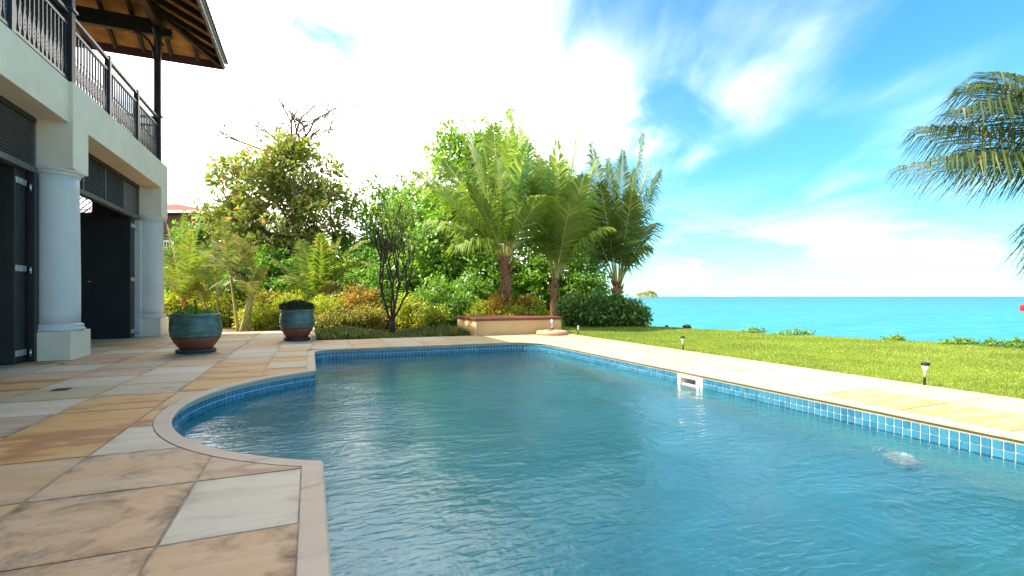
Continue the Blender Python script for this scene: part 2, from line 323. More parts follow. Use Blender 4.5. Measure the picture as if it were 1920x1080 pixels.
S = {
    'cream': sandstone('cream_sandstone', (0.56, 0.46, 0.32), (0.50, 0.36, 0.21), 0.1, None, 0.6),
    'white': sandstone('whitish_sandstone', (0.64, 0.53, 0.39), (0.55, 0.43, 0.29), 0.22, None, 0.85),
    'tan': sandstone('tan_sandstone', (0.60, 0.36, 0.18), (0.62, 0.45, 0.29), 0.3, None, 0.85),
    'orange': sandstone('orange_banded_sandstone', (0.62, 0.33, 0.11), (0.60, 0.43, 0.24), 0.15, (0.36, 0.12, 0.04), 0.85, -0.2, 1.2),
    'pink': sandstone('pinkish_sandstone', (0.60, 0.41, 0.27), (0.54, 0.29, 0.15), 0.2, (0.40, 0.19, 0.11), 0.8),
    'brown': sandstone('weathered_brown_sandstone', (0.60, 0.36, 0.19), (0.62, 0.44, 0.28), 1.0, None, 0.8, -0.3, 1.3),
    'grey': sandstone('greyish_tan_sandstone', (0.54, 0.42, 0.28), (0.42, 0.25, 0.13), 0.5, None, 0.7),
    'yellow': sandstone('yellow_cream_sandstone', (0.48, 0.38, 0.205), (0.48, 0.40, 0.25), 0.08, None, 0.5),
    'amber': sandstone('amber_sandstone', (0.46, 0.255, 0.095), (0.50, 0.39, 0.22), 0.05, None, 0.9),
    'coping': sandstone('pinkish_coping_stone', (0.60, 0.45, 0.33), (0.56, 0.38, 0.25), 0.15, None, 0.5),
    'coping_light': sandstone('cream_coping_stone', (0.50, 0.41, 0.255), (0.46, 0.35, 0.20), 0.08, None, 0.5),
}
def tilemat():
    m, nt, out = nmat('blue_glazed_pool_tile'); t = NT(nt); oi = t.n('ShaderNodeObjectInfo'); geo = t.n('ShaderNodeNewGeometry'); g = geo.outputs['Position']
    rnd = t.math('FRACT', t.math('ADD', oi.outputs['Random'], geo.outputs['Random Per Island']))
    c = t.mix(rnd, (0.018, 0.12, 0.21), (0.040, 0.20, 0.30)); c = t.mix(t.math('MULTIPLY', t.ramp(t.noise(g, 18, 5, 0.6), 0.3, 0.8), 0.35), c, (0.05, 0.25, 0.34))
    p = t.prin(c, 0.16, 0.5, 0, t.bump(t.noise(g, 30, 3, 0.5), 0.06, 0.004)); nt.links.new(p.outputs[0], out.inputs[0]); return m
M['tile'] = tilemat()
WATER_REFR = 0.93
def watermat():
    m, nt, out = nmat('pool_water'); t = NT(nt); g = t.n('ShaderNodeNewGeometry').outputs['Position']
    warp = t.noise(t.mapping(g, (1, 1, 0)), 0.55, 2, 0.5)
    rip = t.noise(t.mapping(g, (7.0, 19.0, 0), (0, 0, R(24))), 1.0, 3, 0.5, 0.5)
    rip2 = t.noise(t.mapping(g, (20.0, 11.0, 0), (0, 0, R(-35))), 1.0, 2, 0.5, 0.4)
    swell = t.noise(t.mapping(g, (1.6, 2.6, 0), (0, 0, R(15))), 1.0, 2, 0.5, 0.3)
    h = t.math('ADD', t.math('MULTIPLY', rip, t.math('ADD', 0.35, t.ramp(warp, 0.35, 0.65))), t.math('ADD', t.math('MULTIPLY', rip2, 0.35), t.math('MULTIPLY', swell, 1.8)))
    nrm = t.bump(h, 1.0, 0.0105)
    fr = t.n('ShaderNodeFresnel'); fr.inputs[0].default_value = 1.33; t.set(fr.inputs['Normal'], nrm)
    gl = t.n('ShaderNodeBsdfGlossy'); gl.inputs[1].default_value = 0.03; t.set(gl.inputs['Normal'], nrm); gl.inputs[0].default_value = (1, 1, 1, 1)
    tr = t.n('ShaderNodeBsdfTransparent'); tr.inputs[0].default_value = (0.93, 1.0, 1.0, 1)
    rf = t.n('ShaderNodeBsdfRefraction'); rf.inputs['IOR'].default_value = 1.33; rf.inputs[1].default_value = 0.0; rf.inputs[0].default_value = (0.93, 1.0, 1.0, 1); t.set(rf.inputs['Normal'], nrm)
    mi = t.n('ShaderNodeMixShader'); mi.inputs[0].default_value = WATER_REFR; nt.links.new(tr.outputs[0], mi.inputs[1]); nt.links.new(rf.outputs[0], mi.inputs[2])
    mx = t.n('ShaderNodeMixShader'); t.set(mx.inputs[0], fr.outputs[0]); nt.links.new(mi.outputs[0], mx.inputs[1]); nt.links.new(gl.outputs[0], mx.inputs[2])
    nt.links.new(mx.outputs[0], out.inputs[0]); return m
M['water'] = watermat()
def seamat():
    m, nt, out = nmat('turquoise_lagoon_sea'); t = NT(nt); g = t.n('ShaderNodeNewGeometry').outputs['Position']
    a = t.noise(t.mapping(g, (0.004, 0.02, 0), (0, 0, R(-25))), 1.0, 5, 0.55, 0.3)
    
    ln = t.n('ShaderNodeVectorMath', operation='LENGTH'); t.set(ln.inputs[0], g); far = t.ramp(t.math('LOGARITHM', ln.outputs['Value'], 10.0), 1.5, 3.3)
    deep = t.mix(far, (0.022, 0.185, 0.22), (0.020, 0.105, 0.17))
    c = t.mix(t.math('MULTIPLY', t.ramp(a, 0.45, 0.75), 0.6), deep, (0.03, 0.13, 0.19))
    w = t.noise(t.mapping(g, (0.35, 1.1, 0), (0, 0, R(-25))), 1.0, 5, 0.6, 0.2)
    n2 = t.noise(t.mapping(g, (1.4, 3.6, 0), (0, 0, R(-15))), 1.0, 3, 0.55, 0.2)
    c = t.mix(t.math('MULTIPLY', t.ramp(w, 0.42, 0.68), 0.55), c, (0.055, 0.25, 0.28)); c = t.mix(t.math('MULTIPLY', t.ramp(t.noise(t.mapping(g, (0.05, 0.35, 0), (0, 0, R(-68))), 1.0, 6, 0.6, 0.3), 0.5, 0.7), 0.45), c, (0.012, 0.12, 0.17))
    nrm = t.bump(t.math('ADD', w, t.math('MULTIPLY', n2, 0.4)), 0.7, 0.25)
    d = t.n('ShaderNodeBsdfDiffuse'); t.set(d.inputs[0], c); t.set(d.inputs['Normal'], nrm)
    gl = t.n('ShaderNodeBsdfGlossy'); gl.inputs[1].default_value = 0.22; t.set(gl.inputs['Normal'], nrm)
    fr = t.n('ShaderNodeFresnel'); fr.inputs[0].default_value = 1.33; t.set(fr.inputs['Normal'], nrm)
    f = t.math('MINIMUM', t.math('MULTIPLY', fr.outputs[0], 0.5), 0.22)
    mx = t.n('ShaderNodeMixShader'); t.set(mx.inputs[0], f); nt.links.new(d.outputs[0], mx.inputs[1]); nt.links.new(gl.outputs[0], mx.inputs[2])
    nt.links.new(mx.outputs[0], out.inputs[0]); return m
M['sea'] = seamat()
def lawnmat():
    m, nt, out = nmat('lawn_turf'); t = NT(nt); g = t.n('ShaderNodeNewGeometry').outputs['Position']
    a = t.noise(g, 1.1, 5, 0.6); b = t.noise(g, 35, 5, 0.7)
    c = t.mix(t.ramp(a, 0.35, 0.7), (0.13, 0.21, 0.025), (0.28, 0.32, 0.05)); c = t.mix(t.ramp(b, 0.35, 0.7), c, (0.11, 0.14, 0.015))
    p = t.prin(c, 0.9, 0.1, 0, t.bump(b, 0.8, 0.03)); nt.links.new(p.outputs[0], out.inputs[0]); return m
M['turf'] = lawnmat()
def landmat():
    m, nt, out = nmat('garden_soil_and_shore_sand'); t = NT(nt); g = t.n('ShaderNodeNewGeometry').outputs['Position']; sp = t.n('ShaderNodeSeparateXYZ'); t.set(sp.inputs[0], g)
    soil = t.mix(t.ramp(t.noise(g, 4, 6, 0.65), 0.35, 0.7), (0.14, 0.075, 0.04), (0.28, 0.17, 0.085))
    c = t.mix(t.ramp(sp.outputs[2], -0.35, -0.15), (0.60, 0.53, 0.41), soil)
    p = t.prin(c, 0.95, 0.1, 0, t.bump(t.noise(g, 30, 5, 0.7), 0.6, 0.02)); nt.links.new(p.outputs[0], out.inputs[0]); return m
M['land'] = landmat()

# ------------------------------------------------------------------ pool outline
PX0, PX1, PYN, PYF = 0.055, 4.68, -2.2, 9.86          # water-side edges of the main basin
AC, AR, AY0, AY1 = (1.16, 5.14), 2.26, 3.20, 7.08     # curved step alcove on the patio side
WZ = -0.185                                           # water level
def outline(off, n_arc=56):
    """closed polygon of the pool, counter-clockwise, pushed outwards by off"""
    p = []
    x0 = PX0 - off; x1 = PX1 + off; yf = PYF + off; yn = PYN - off
    p.append((x0, yn)); p.append((x1, yn))
    rc = max(0.03, 0.62 + off); cx, cy_ = PX1 - 0.62, PYF - 0.62
    for k in range(13):
        a = k / 12 * math.pi / 2; p.append((cx + rc * math.cos(a), cy_ + rc * math.sin(a)))
    rl = max(0.03, 0.38 + off); cx, cy_ = PX0 + 0.38, PYF - 0.38
    for k in range(9):
        a = math.pi / 2 + k / 8 * math.pi / 2; p.append((cx + rl * math.cos(a), cy_ + rl * math.sin(a)))
    r = AR + off; dx = AC[0] - x0; th = math.acos(min(1, dx / r))
    for k in range(n_arc + 1):
        a = math.pi - th + 2 * th * k / n_arc; p.append((AC[0] + r * math.cos(a), AC[1] + r * math.sin(a)))
    return p
COP = 0.10
def left_edge(y, off):
    """x of the patio-side edge at y"""
    x0 = PX0 - off; r = AR + off; d = r * r - (y - AC[1]) ** 2
    return min(x0, AC[0] - math.sqrt(d)) if d > 0 else x0

# ------------------------------------------------------------------ land, lawn, sea
def shore(y):
    return float(np.interp(y, [-60, -10, 5, 8.25, 13.3, 18, 25, 60], [22, 17.2, 13.1, 12.1, 10.7, 12.0, 13.0, 20.0]))
def build_land():
    xs = np.concatenate([np.linspace(-90, -6, 30), np.linspace(-5.5, 5.5, 23), np.arange(6, 26, 0.4)])
    ys = np.concatenate([np.linspace(-60, -4, 20), np.arange(-3.5, 24, 0.5), np.linspace(25, 90, 30)])
    # keep grid lines on the pit that holds the pool
    xs = np.unique(np.concatenate([xs, [-1.6, 5.2]])); ys = np.unique(np.concatenate([ys, [-2.8, 10.4]]))
    sh = np.array([shore(y) for y in ys])
    X, Y = np.meshgrid(xs, ys); s = X - sh[:, None]
    t = np.clip((s + 0.05) / 1.6, 0, 1); t = t * t * (3 - 2 * t)
    Z = -0.06 - 1.35 * t - 0.05 * np.clip(s - 1.6, 0, 20)
    v = np.stack([X, Y, Z], -1).reshape(-1, 3); nx = len(xs); f = []
    for j in range(len(ys) - 1):
        for i in range(nx - 1):
            xm = (xs[i] + xs[i+1]) / 2; ym = (ys[j] + ys[j+1]) / 2
            if -1.6 < xm < 5.2 and -2.8 < ym < 10.4: continue
            f.append((j*nx+i, j*nx+i+1, (j+1)*nx+i+1, (j+1)*nx+i))
    o = link('ground', npmesh('ground', v, f, True), M['land']); tag(o, 'brown garden soil running down to pale shore sand', 'ground', kind='structure')
build_land()
DX = 6.42                                             # edge between pool deck and lawn
def build_lawn():
    ys = np.arange(-9, 17.01, 0.25); nu = 26; v = []; f = []
    for y in ys:
        x1 = shore(y) + 0.05 + 0.10 * math.sin(y * 3.1) + 0.06 * math.sin(y * 7.7)
        for i in range(nu):
            q = i / (nu - 1); x = DX + (x1 - DX) * q
            z = -0.022 + 0.012 * math.sin(x * 1.7 + y) * math.sin(y * 0.9) + (-0.05 if i == nu - 1 else 0)
            v.append((x, y, z))
    for j in range(len(ys) - 1):
        for i in range(nu - 1): f.append((j*nu+i, j*nu+i+1, (j+1)*nu+i+1, (j+1)*nu+i))
    o = link('lawn', npmesh('lawn', v, f, True), M['turf']); tag(o, 'sunlit mown lawn between the pool deck and the sea', 'lawn', kind='structure')
    # blades
    N = 330000; dd = rng.uniform(3.2, 18.5, N * 2); pxs = rng.uniform(1040, 1990, N * 2)
    k = (pxs - CX) / F; x = dd * (FW.x + k * RT.x); y = dd * (FW.y + k * RT.y)
    sh = np.interp(y, [-60, -10, 5, 8.25, 13.3, 18, 25, 60], [22, 17.2, 13.1, 12.1, 10.7, 12.0, 13.0, 20.0])
    ok = (x > DX - 0.015) & (x < sh + 0.05 + 0.10 * np.sin(y * 3.1)); x = x[ok][:N]; y = y[ok][:N]; n = len(x); d = dd[ok][:N]
    h = rng.uniform(0.010, 0.030, n) * (1 + 0.25 * np.sin(x * 2.3) * np.sin(y * 1.9)); wd = 0.0028 + 0.0009 * d * rng.uniform(0.6, 1.3, n) * 0.55
    th = rng.uniform(0, 2 * np.pi, n); ln = rng.uniform(0.1, 0.9, n); tz = rng.uniform(0, 2 * np.pi, n)
    z0 = -0.030 + 0.012 * np.sin(x * 1.7 + y) * np.sin(y * 0.9)
    b1 = np.stack([x + wd * np.cos(th), y + wd * np.sin(th), z0], -1); b2 = np.stack([x - wd * np.cos(th), y - wd * np.sin(th), z0], -1)
    tp = np.stack([x + h * ln * np.cos(tz), y + h * ln * np.sin(tz), z0 + h + 0.01], -1)
    vv = np.stack([b1, b2, tp], 1).reshape(-1, 3); o = link('lawn_grass', npmesh('lawn_grass', vv, np.arange(3 * n).reshape(-1, 3)), L['grass'])
    tag(o, 'short yellow green grass blades of the sunlit lawn', 'grass', kind='stuff')
build_lawn()
# the sheet is open under the land so that it does not cut through the pool
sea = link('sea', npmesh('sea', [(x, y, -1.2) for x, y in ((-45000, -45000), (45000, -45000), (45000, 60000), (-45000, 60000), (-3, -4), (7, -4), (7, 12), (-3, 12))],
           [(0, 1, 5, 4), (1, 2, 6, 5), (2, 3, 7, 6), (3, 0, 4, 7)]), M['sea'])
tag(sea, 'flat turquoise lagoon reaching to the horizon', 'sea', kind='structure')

# ------------------------------------------------------------------ patio and decks
def build_patio():
    g = MB(); ZB = -0.0045
    n = 150; y0, y1 = -3.0, 15.7; vs = []; fs = []
    off = COP - 0.004
    for i in range(n + 1):
        y = y0 + (y1 - y0) * i / n
        xr = left_edge(y, off) if y < PYF + off else 0.02
        vs += [(-12.0, y, ZB), (xr, y, ZB), (-12.0, y, -0.3), (xr, y, -0.3)]
    for i in range(n): a = 4*i; fs.append((a, a+1, a+5, a+4)); fs.append((a+1, a+3, a+7, a+5))
    g.add(vs, fs)
    vs = []; fs = []; yb = PYF + off
    # far strip and right strip bases
    g.add([(0.02, yb, ZB), (DX, yb, ZB), (DX, 11.9, ZB), (0.02, 11.9, ZB)], [(0, 1, 2, 3)])
    g.add([(PX1 + off, -3, ZB), (DX, -3, ZB), (DX, yb, ZB), (PX1 + off, yb, ZB)], [(0, 1, 2, 3)])
    # mortar behind the rounded corner
    poly = [p for p in outline(off) if p[0] > PX1 + off - 0.73 and p[1] > PYF + off - 0.73][0:13]
    cxn, cyn = PX1 + off, PYF + off
    for a, b in zip(poly[:-1], poly[1:]): g.add([(cxn, cyn, ZB), (b[0], b[1], ZB), (a[0], a[1], ZB)], [(0, 1, 2)])
    poly = [p for p in outline(off) if p[0] < PX0 + 0.39 and p[1] > PYF - 0.39]
    cxn, cyn = PX0 - off, PYF + off
    for a, b in zip(poly[:-1], poly[1:]): g.add([(cxn, cyn, ZB), (b[0], b[1], ZB), (a[0], a[1], ZB)], [(0, 1, 2)])
    patio = g.build('patio', M['grout']); tag(patio, 'mixed sandstone slab paving around the pool', 'patio', kind='structure')
    XJ = [-0.57 - 0.715 * k for k in range(0, 9)]; GAP = 0.006; shared = {}
    def slab(poly, mat, key=None, dz=0.0):
        if key is not None and (key, mat) in shared: me = shared[(key, mat)]
        else:
            m = MB(); m.prism(poly, -0.035, 0.0); me = m.mesh('paving_slab')
            bm = bmesh.new(); bm.from_mesh(me); top = [e for e in bm.edges if all(v.co.z > -0.001 for v in e.verts)]
            bmesh.ops.bevel(bm, geom=top, offset=0.004, segments=2, affect='EDGES', clamp_overlap=True); bm.to_mesh(me); bm.free()
            me.materials.append(S[mat])
            if key is not None: shared[(key, mat)] = me
        o = bpy.data.objects.new('paving_slab', me); C.objects.link(o); o.parent = patio; o.location.z = dz; return o
    # slab colours where the photograph shows them clearly, by column (from the pool outwards) and row
    rows = [2.34 + 0.74 * k for k in range(-6, 19)]
    known = {(0, 0): 'white', (0, 1): 'pink', (0, -1): 'brown', (1, -1): 'brown', (1, 0): 'brown', (1, 1): 'brown', (1, 2): 'white', (1, 3): 'orange',
             (2, 0): 'tan', (2, 1): 'tan', (2, 2): 'orange', (2, 3): 'orange', (2, 4): 'orange', (2, 5): 'grey', (2, 6): 'cream', (3, 0): 'white', (3, 1): 'tan',
             (3, 2): 'tan', (3, 3): 'grey', (3, 4): 'white', (3, 5): 'yellow', (3, 6): 'white', (3, 7): 'pink', (4, 3): 'cream', (4, 4): 'tan', (4, 5): 'tan', (4, 6): 'orange', (4, 7): 'tan',
             (2, 7): 'white', (2, 8): 'tan', (2, 9): 'pink', (1, 8): 'tan', (1, 9): 'cream', (0, 7): 'cream', (0, 8): 'orange', (0, 9): 'cream', (0, 10): 'tan', (1, 10): 'white', (1, 7): 'orange',
             (3, 8): 'grey', (3, 9): 'brown', (3, 10): 'tan', (2, 10): 'brown', (2, 11): 'pink', (1, 11): 'pink', (0, 11): 'white', (0, 12): 'pink', (4, 8): 'white', (4, 9): 'brown'}
    bag = ['cream', 'tan', 'tan', 'orange', 'pink', 'white', 'grey', 'brown', 'yellow', 'orange']
    rr = random.Random(5)
    for c in range(8):
        for ri, ya in enumerate(rows[:-1]):
            r_ = ri - 6; yb_ = rows[ri + 1]
            xa = XJ[c] - GAP; xb = 3.0
            x_lo = XJ[c]; x_hi = XJ[c - 1] if c > 0 else None
            yb2 = min(yb_, 15.68); y_0 = ya + GAP / 2; y_1 = yb2 - GAP / 2
            if y_1 - y_0 < 0.05: continue
            mt = known.get((c, r_)) or rr.choice(bag)
            def right(y):
                e = (left_edge(y, COP + 0.004) if y < PYF + COP else 0.03)
                return e if x_hi is None else min(e, x_hi - GAP / 2)
            xl = x_lo + GAP / 2; nst = 25; seg = []; cur = []
            for i in range(nst):
                y = y_0 + (y_1 - y_0) * i / (nst - 1); xr = right(y)
                if xr > xl + 0.012: cur.append((xr, y))
                else:
                    if len(cur) > 2: seg.append(cur)
                    cur = []
            if len(cur) > 2: seg.append(cur)
            for sgm in seg:
                full = len(sgm) == nst and all(abs(p[0] - sgm[0][0]) < 1e-6 for p in sgm)
                rp = [sgm[0], sgm[-1]] if full else sgm
                poly = [(xl, sgm[0][1])] + rp + [(xl, sgm[-1][1])]
                slab(poly, mt, None, rr.uniform(-0.0015, 0.0015))
    # far deck: two rows between the pool and the bed
    xe = [0.03, 0.78, 1.50, 2.22, 2.94, 3.66, 4.38]
    for r_, (ya, yb_) in enumerate(((PYF + COP + 0.004, 10.72), (10.726, 11.90))):
        for i in range(len(xe) - 1):
            poly = [(xe[i] + GAP/2, ya), (xe[i+1] - GAP/2, ya), (xe[i+1] - GAP/2, yb_), (xe[i] + GAP/2, yb_)]
            slab(poly, rr.choice(['tan', 'pink', 'cream', 'cream']) if i < 4 else 'yellow', None, rr.uniform(-0.001, 0.001))
    ex = [4.38, 5.16, 5.80, DX]
    for i in range(3):
        for ya, yb_ in ((10.72, 11.30), (11.306, 11.90)):
            slab([(ex[i] + GAP/2, ya), (ex[i+1] - GAP/2, ya), (ex[i+1] - GAP/2, yb_), (ex[i] + GAP/2, yb_)], rr.choice(['yellow', 'coping_light', 'yellow']), None, rr.uniform(-0.001, 0.001))
    cor = [p for p in outline(COP + 0.004) if p[0] > 4.38 and p[1] > 9.3]
    cor = sorted(cor, key=lambda p: p[0]); cor = [p for p in cor if p[1] < 10.7]
    slab([(4.383, cor[0][1])] + cor + [(PX1 + COP + 0.006, 9.3), (5.157, 9.3), (5.157, 10.717), (4.383, 10.717)][0:4], 'yellow')
    slab([(5.163, 9.3), (5.797, 9.3), (5.797, 10.717), (5.163, 10.717)], 'coping_light'); slab([(5.803, 9.3), (DX - 0.003, 9.3), (DX - 0.003, 10.717), (5.803, 10.717)], 'yellow')
    # right deck: a narrow column beside the coping and a wide one beside the lawn
    special = {(0, 7): 'pink', (1, 6): 'cream', (0, 5): 'amber', (1, 4): 'yellow', (0, 3): 'amber', (1, 2): 'tan', (1, 5): 'yellow'}
    ry = [9.3 - 0.74 * k for k in range(17)]; ry = ry[::-1]
    for i in range(len(ry) - 1):
        for c, (xa, xb) in enumerate(((PX1 + COP + 0.006, 5.56), (5.566, DX - 0.003))):
            k = i
            slab([(xa, ry[i] + GAP/2), (xb, ry[i] + GAP/2), (xb, ry[i+1] - GAP/2), (xa, ry[i+1] - GAP/2)], {(0, 10): 'pink', (0, 7): 'amber', (0, 6): 'amber', (1, 5): 'tan', (0, 5): 'yellow'}.get((c, i)) or rr.choice(['yellow', 'coping_light', 'yellow', 'coping_light']), None, rr.uniform(-0.001, 0.001))
    return patio
patio = build_patio()

# ------------------------------------------------------------------ swimming pool
pool = empty('swimming_pool', (2.3, 4, 0)); pool.location = (0, 0, 0)
tag(pool, 'blue tiled swimming pool with a rounded alcove cut into the patio', 'pool')
def band(name, off, z0, z1, mat, parent, off1=None, flip=False):
    p = outline(off); q = outline(off if off1 is None else off1); n = len(p); m = MB()
    m.add([(x, y, z0) for x, y in p] + [(x, y, z1) for x, y in q], [((i, n+i, n+(i+1) % n, (i+1) % n) if not flip else (i, (i+1) % n, n+(i+1) % n, n+i)) for i in range(n)])
    return m.build(name, mat, parent)
def build_pool():
    band('basin_wall', 0.012, -0.95, -0.03, M['poolshell'], pool)
    # coved foot of the wall running into the floor
    offs = [0.012 - 0.85 * (1 - math.cos(k / 9 * math.pi / 2)) for k in range(10)]; zs = [-0.95 - 0.80 * math.sin(k / 9 * math.pi / 2) for k in range(10)]
    m = MB(); n = len(outline(0.0)); vs = []
    for o_, z_ in zip(offs, zs): vs += [(x, y, z_) for x, y in outline(o_)]
    m.add(vs, [(k*n + (i+1) % n, k*n + i, (k+1)*n + i, (k+1)*n + (i+1) % n) for k in range(9) for i in range(n)], True); m.add([(x, y, zs[-1]) for x, y in outline(offs[-1])], [tuple(range(n))], True)
    m.build('basin_floor', M['poolshell'], pool)
    # cream edge strip and tile backing
    band('edge_strip', 0.003, -0.058, -0.028, S['coping_light'], pool)
    band('tile_bed', 0.006, -0.27, -0.0575, M['poolgrout'], pool)
    # waterline tiles
    P = 0.0655; GR = 0.0085; pts = [Vector((x, y, 0)) for x, y in outline(0.0)]; tiles = []
    n = len(pts); skim = (4.895, 5.305)
    # walk runs of the outline
    L_ = [(pts[(i+1) % n] - pts[i]).length for i in range(n)]; tot = sum(L_); cnt = int(tot / P); P2 = tot / cnt
    i = 0; acc = 0.0
    for k in range(cnt):
        s = (k + 0.5) * P2
        while acc + L_[i] < s: acc += L_[i]; i += 1
        a = pts[i]; b = pts[(i+1) % n]; t = (b - a).normalized(); c = a + t * (s - acc); nrm = Vector((-t.y, t.x, 0))   # inward
        if c.y < 0.9: continue
        if c.x > PX1 - 0.01 and skim[0] - 0.033 < c.y < skim[1] + 0.033: continue
        for row in range(3):
            z = -0.0575 - P * (row + 0.5); tiles.append((c, t, nrm, z, row))
    def tile_geo(m, c, t, nrm, z):
        hw = (P2 - GR) / 2; hh = (P - GR) / 2; q = []
        for dpt, k in ((-0.0055, 1.0), (0.0005, 1.0), (0.0025, 0.93)):
            for sx_, sz in ((-1, -1), (1, -1), (1, 1), (-1, 1)): q.append(c + t * (hw * k * sx_) + nrm * dpt + Vector((0, 0, z + hh * k * sz)))
        m.add(q, [(8, 9, 10, 11)] + [(4+a, 4+(a+1) % 4, 8+(a+1) % 4, 8+a) for a in range(4)] + [(a, (a+1) % 4, 4+(a+1) % 4, 4+a) for a in range(4)])
    camv = Vector((0, 0, EYE))
    def shown(tl):
        c, t, nrm, z, row = tl; w = Vector((c.x, c.y, z)); v = camv - w; dep = Vector((w.x, w.y, 0)).dot(FW)
        if dep < 0.3: return 0
        px = CX + F * Vector((w.x, w.y, 0)).dot(RT) / dep
        if px < -20 or px > 1945 or v.dot(nrm) <= 0 or row == 2: return 0
        return abs(v.normalized().dot(nrm)) / v.length_squared
    tiles.sort(key=shown, reverse=True)
    hw = (P2 - GR) / 2
    me = None
    m = MB(); tile_geo(m, Vector((0, 0, 0)), Vector((1, 0, 0)), Vector((0, 1, 0)), 0.0); me = m.mesh('pool_tile'); me.materials.append(M['tile'])
    for tl in tiles[:300]:
        c, t, nrm, z, row = tl; o = bpy.data.objects.new('pool_tile', me); C.objects.link(o); o.parent = pool
        o.location = (c.x, c.y, z); o.rotation_euler = (random.uniform(-.012, .012), random.uniform(-.008, .008), math.atan2(t.y, t.x) + random.uniform(-.012, .012))
    m = MB()
    for tl in tiles[300:]: tile_geo(m, *tl[:4])
    o = m.build('pool_tiles', M['tile'], pool); o['kind'] = 'stuff'
    # coping stones
    po = outline(COP); pi_ = outline(-0.016)
    def coping(seg, mat):
        m = MB(); k = len(seg); vs = []
        for (a, b) in seg:
            a = Vector(a); b = Vector(b); d = (a - b).normalized()
            b0 = b + d * 0.012
            vs += [(a.x, a.y, -0.034), (a.x, a.y, -0.002), (a.x + 0, a.y, 0.0015), (b0.x, b0.y, 0.0015), (b.x, b.y, -0.009), (b.x, b.y, -0.026), (b0.x, b0.y, -0.034)]
        fs = []; w = 7
        for i in range(k - 1):
            for j in range(w): fs.append((i*w + j, (i+1)*w + j, (i+1)*w + (j+1) % w, i*w + (j+1) % w))
        fs += [tuple(range(w)), tuple((k-1)*w + j for j in range(w-1, -1, -1))]
        m.add(vs, fs); o = m.build('coping_stone', S[mat], pool); o.location.z = random.uniform(-0.0008, 0.0008)
    # dense paired points
    nn = len(po); dense = []
    for i in range(nn):
        a0, a1 = Vector(po[i]), Vector(po[(i+1) % nn]); b0, b1 = Vector(pi_[i]), Vector(pi_[(i+1) % nn]); ln = (b1 - b0).length; k = max(1, int(ln / 0.12))
        for j in range(k): dense.append((a0.lerp(a1, j / k), b0.lerp(b1, j / k)))
    dense.append(dense[0]); cur = [dense[0]]; acc = 0
    def cut(cur):
        (a0, b0), (a1, b1) = cur[0], cur[1]; cur[0] = (a0.lerp(a1, 0.02), b0.lerp(b1, 0.02)); cy2 = (cur[0][1] + cur[-1][1]) / 2
        coping(cur, 'coping_light' if cy2.x > 3.2 else 'coping')
    for i in range(1, len(dense)):
        cur.append(dense[i]); acc += (dense[i][1] - dense[i-1][1]).length
        turn = 0
        if acc >= 0.70 or i == len(dense) - 1: cut(cur); cur = [dense[i]]; acc = 0
    # skimmer mouth in the sea-side wall
    sk = empty('skimmer', (PX1, 5.1, -0.16), pool)
    def rel(m, name, mat): o = m.build(name, mat, sk, bevel=0.004); return o
    m = MB()
    for (ya, yb, za, zb) in ((-0.20, 0.20, 0.062, 0.100), (-0.20, 0.20, -0.135, -0.075), (-0.20, -0.145, -0.075, 0.062), (0.145, 0.20, -0.075, 0.062)):
        m.box(-0.012, 0.02, ya, yb, za, zb)
    rel(m, 'skimmer_frame', M['white_plastic'])
    rel(MB().box(0.03, 0.06, -0.145, 0.145, -0.075, -0.02), 'weir_flap', M['white_plastic'])
    m = MB(); m.add([(0.02, -0.145, -0.075), (0.02, 0.145, -0.075), (0.02, 0.145, 0.062), (0.02, -0.145, 0.062), (0.3, -0.145, -0.075), (0.3, 0.145, -0.075), (0.3, 0.145, 0.062), (0.3, -0.145, 0.062)],
                    [(0, 1, 5, 4), (1, 2, 6, 5), (2, 3, 7, 6), (3, 0, 4, 7), (4, 5, 6, 7)]); m.build('skimmer_throat', M['white_plastic'], sk)
    # underwater light
    pl = empty('pool_light', (PX1, 2.56, -0.88), pool)
    m = MB(); prof = [(0.140, 0.0), (0.140, 0.03), (0.125, 0.045), (0.100, 0.045), (0.090, 0.03), (0.090, 0.0)]
    m.lathe(prof, 32); o = m.build('light_ring', M['white_plastic'], pl); o.rotation_euler = (0, R(-90), 0)
    m = MB(); m.lathe([(0.090, 0.012), (0.06, 0.022), (0.0, 0.028)], 28); o = m.build('lens', M['frost'], pl); o.rotation_euler = (0, R(-90), 0)
build_pool()
def cut_wall_for_skimmer():
    # open the bed, strip and wall behind the skimmer mouth
    for o in list(pool.children):
        if o.name.split('.')[0] in ('tile_bed', 'basin_wall'):
            bm = bmesh.new(); bm.from_mesh(o.data)
            for co, no in (((0, 4.93, 0), (0, 1, 0)), ((0, 5.27, 0), (0, 1, 0)), ((0, 0, -0.24), (0, 0, 1)), ((0, 0, -0.09), (0, 0, 1))):
                bmesh.ops.bisect_plane(bm, geom=bm.verts[:] + bm.edges[:] + bm.faces[:], plane_co=co, plane_no=no)
            kill = [f for f in bm.faces if f.calc_center_median().x > PX1 - 0.05 and 4.93 < f.calc_center_median().y < 5.27 and -0.24 < f.calc_center_median().z < -0.09]
            bmesh.ops.delete(bm, geom=kill, context='FACES'); bm.to_mesh(o.data); bm.free()
cut_wall_for_skimmer()
def build_water():
    p = outline(0.004); m = MB(); m.add([(x, y, WZ) for x, y in p], [tuple(range(len(p)))])
    o = m.build('pool_water', M['water']); tag(o, 'rippled clear water filling the swimming pool', 'water', kind='structure')
build_water()

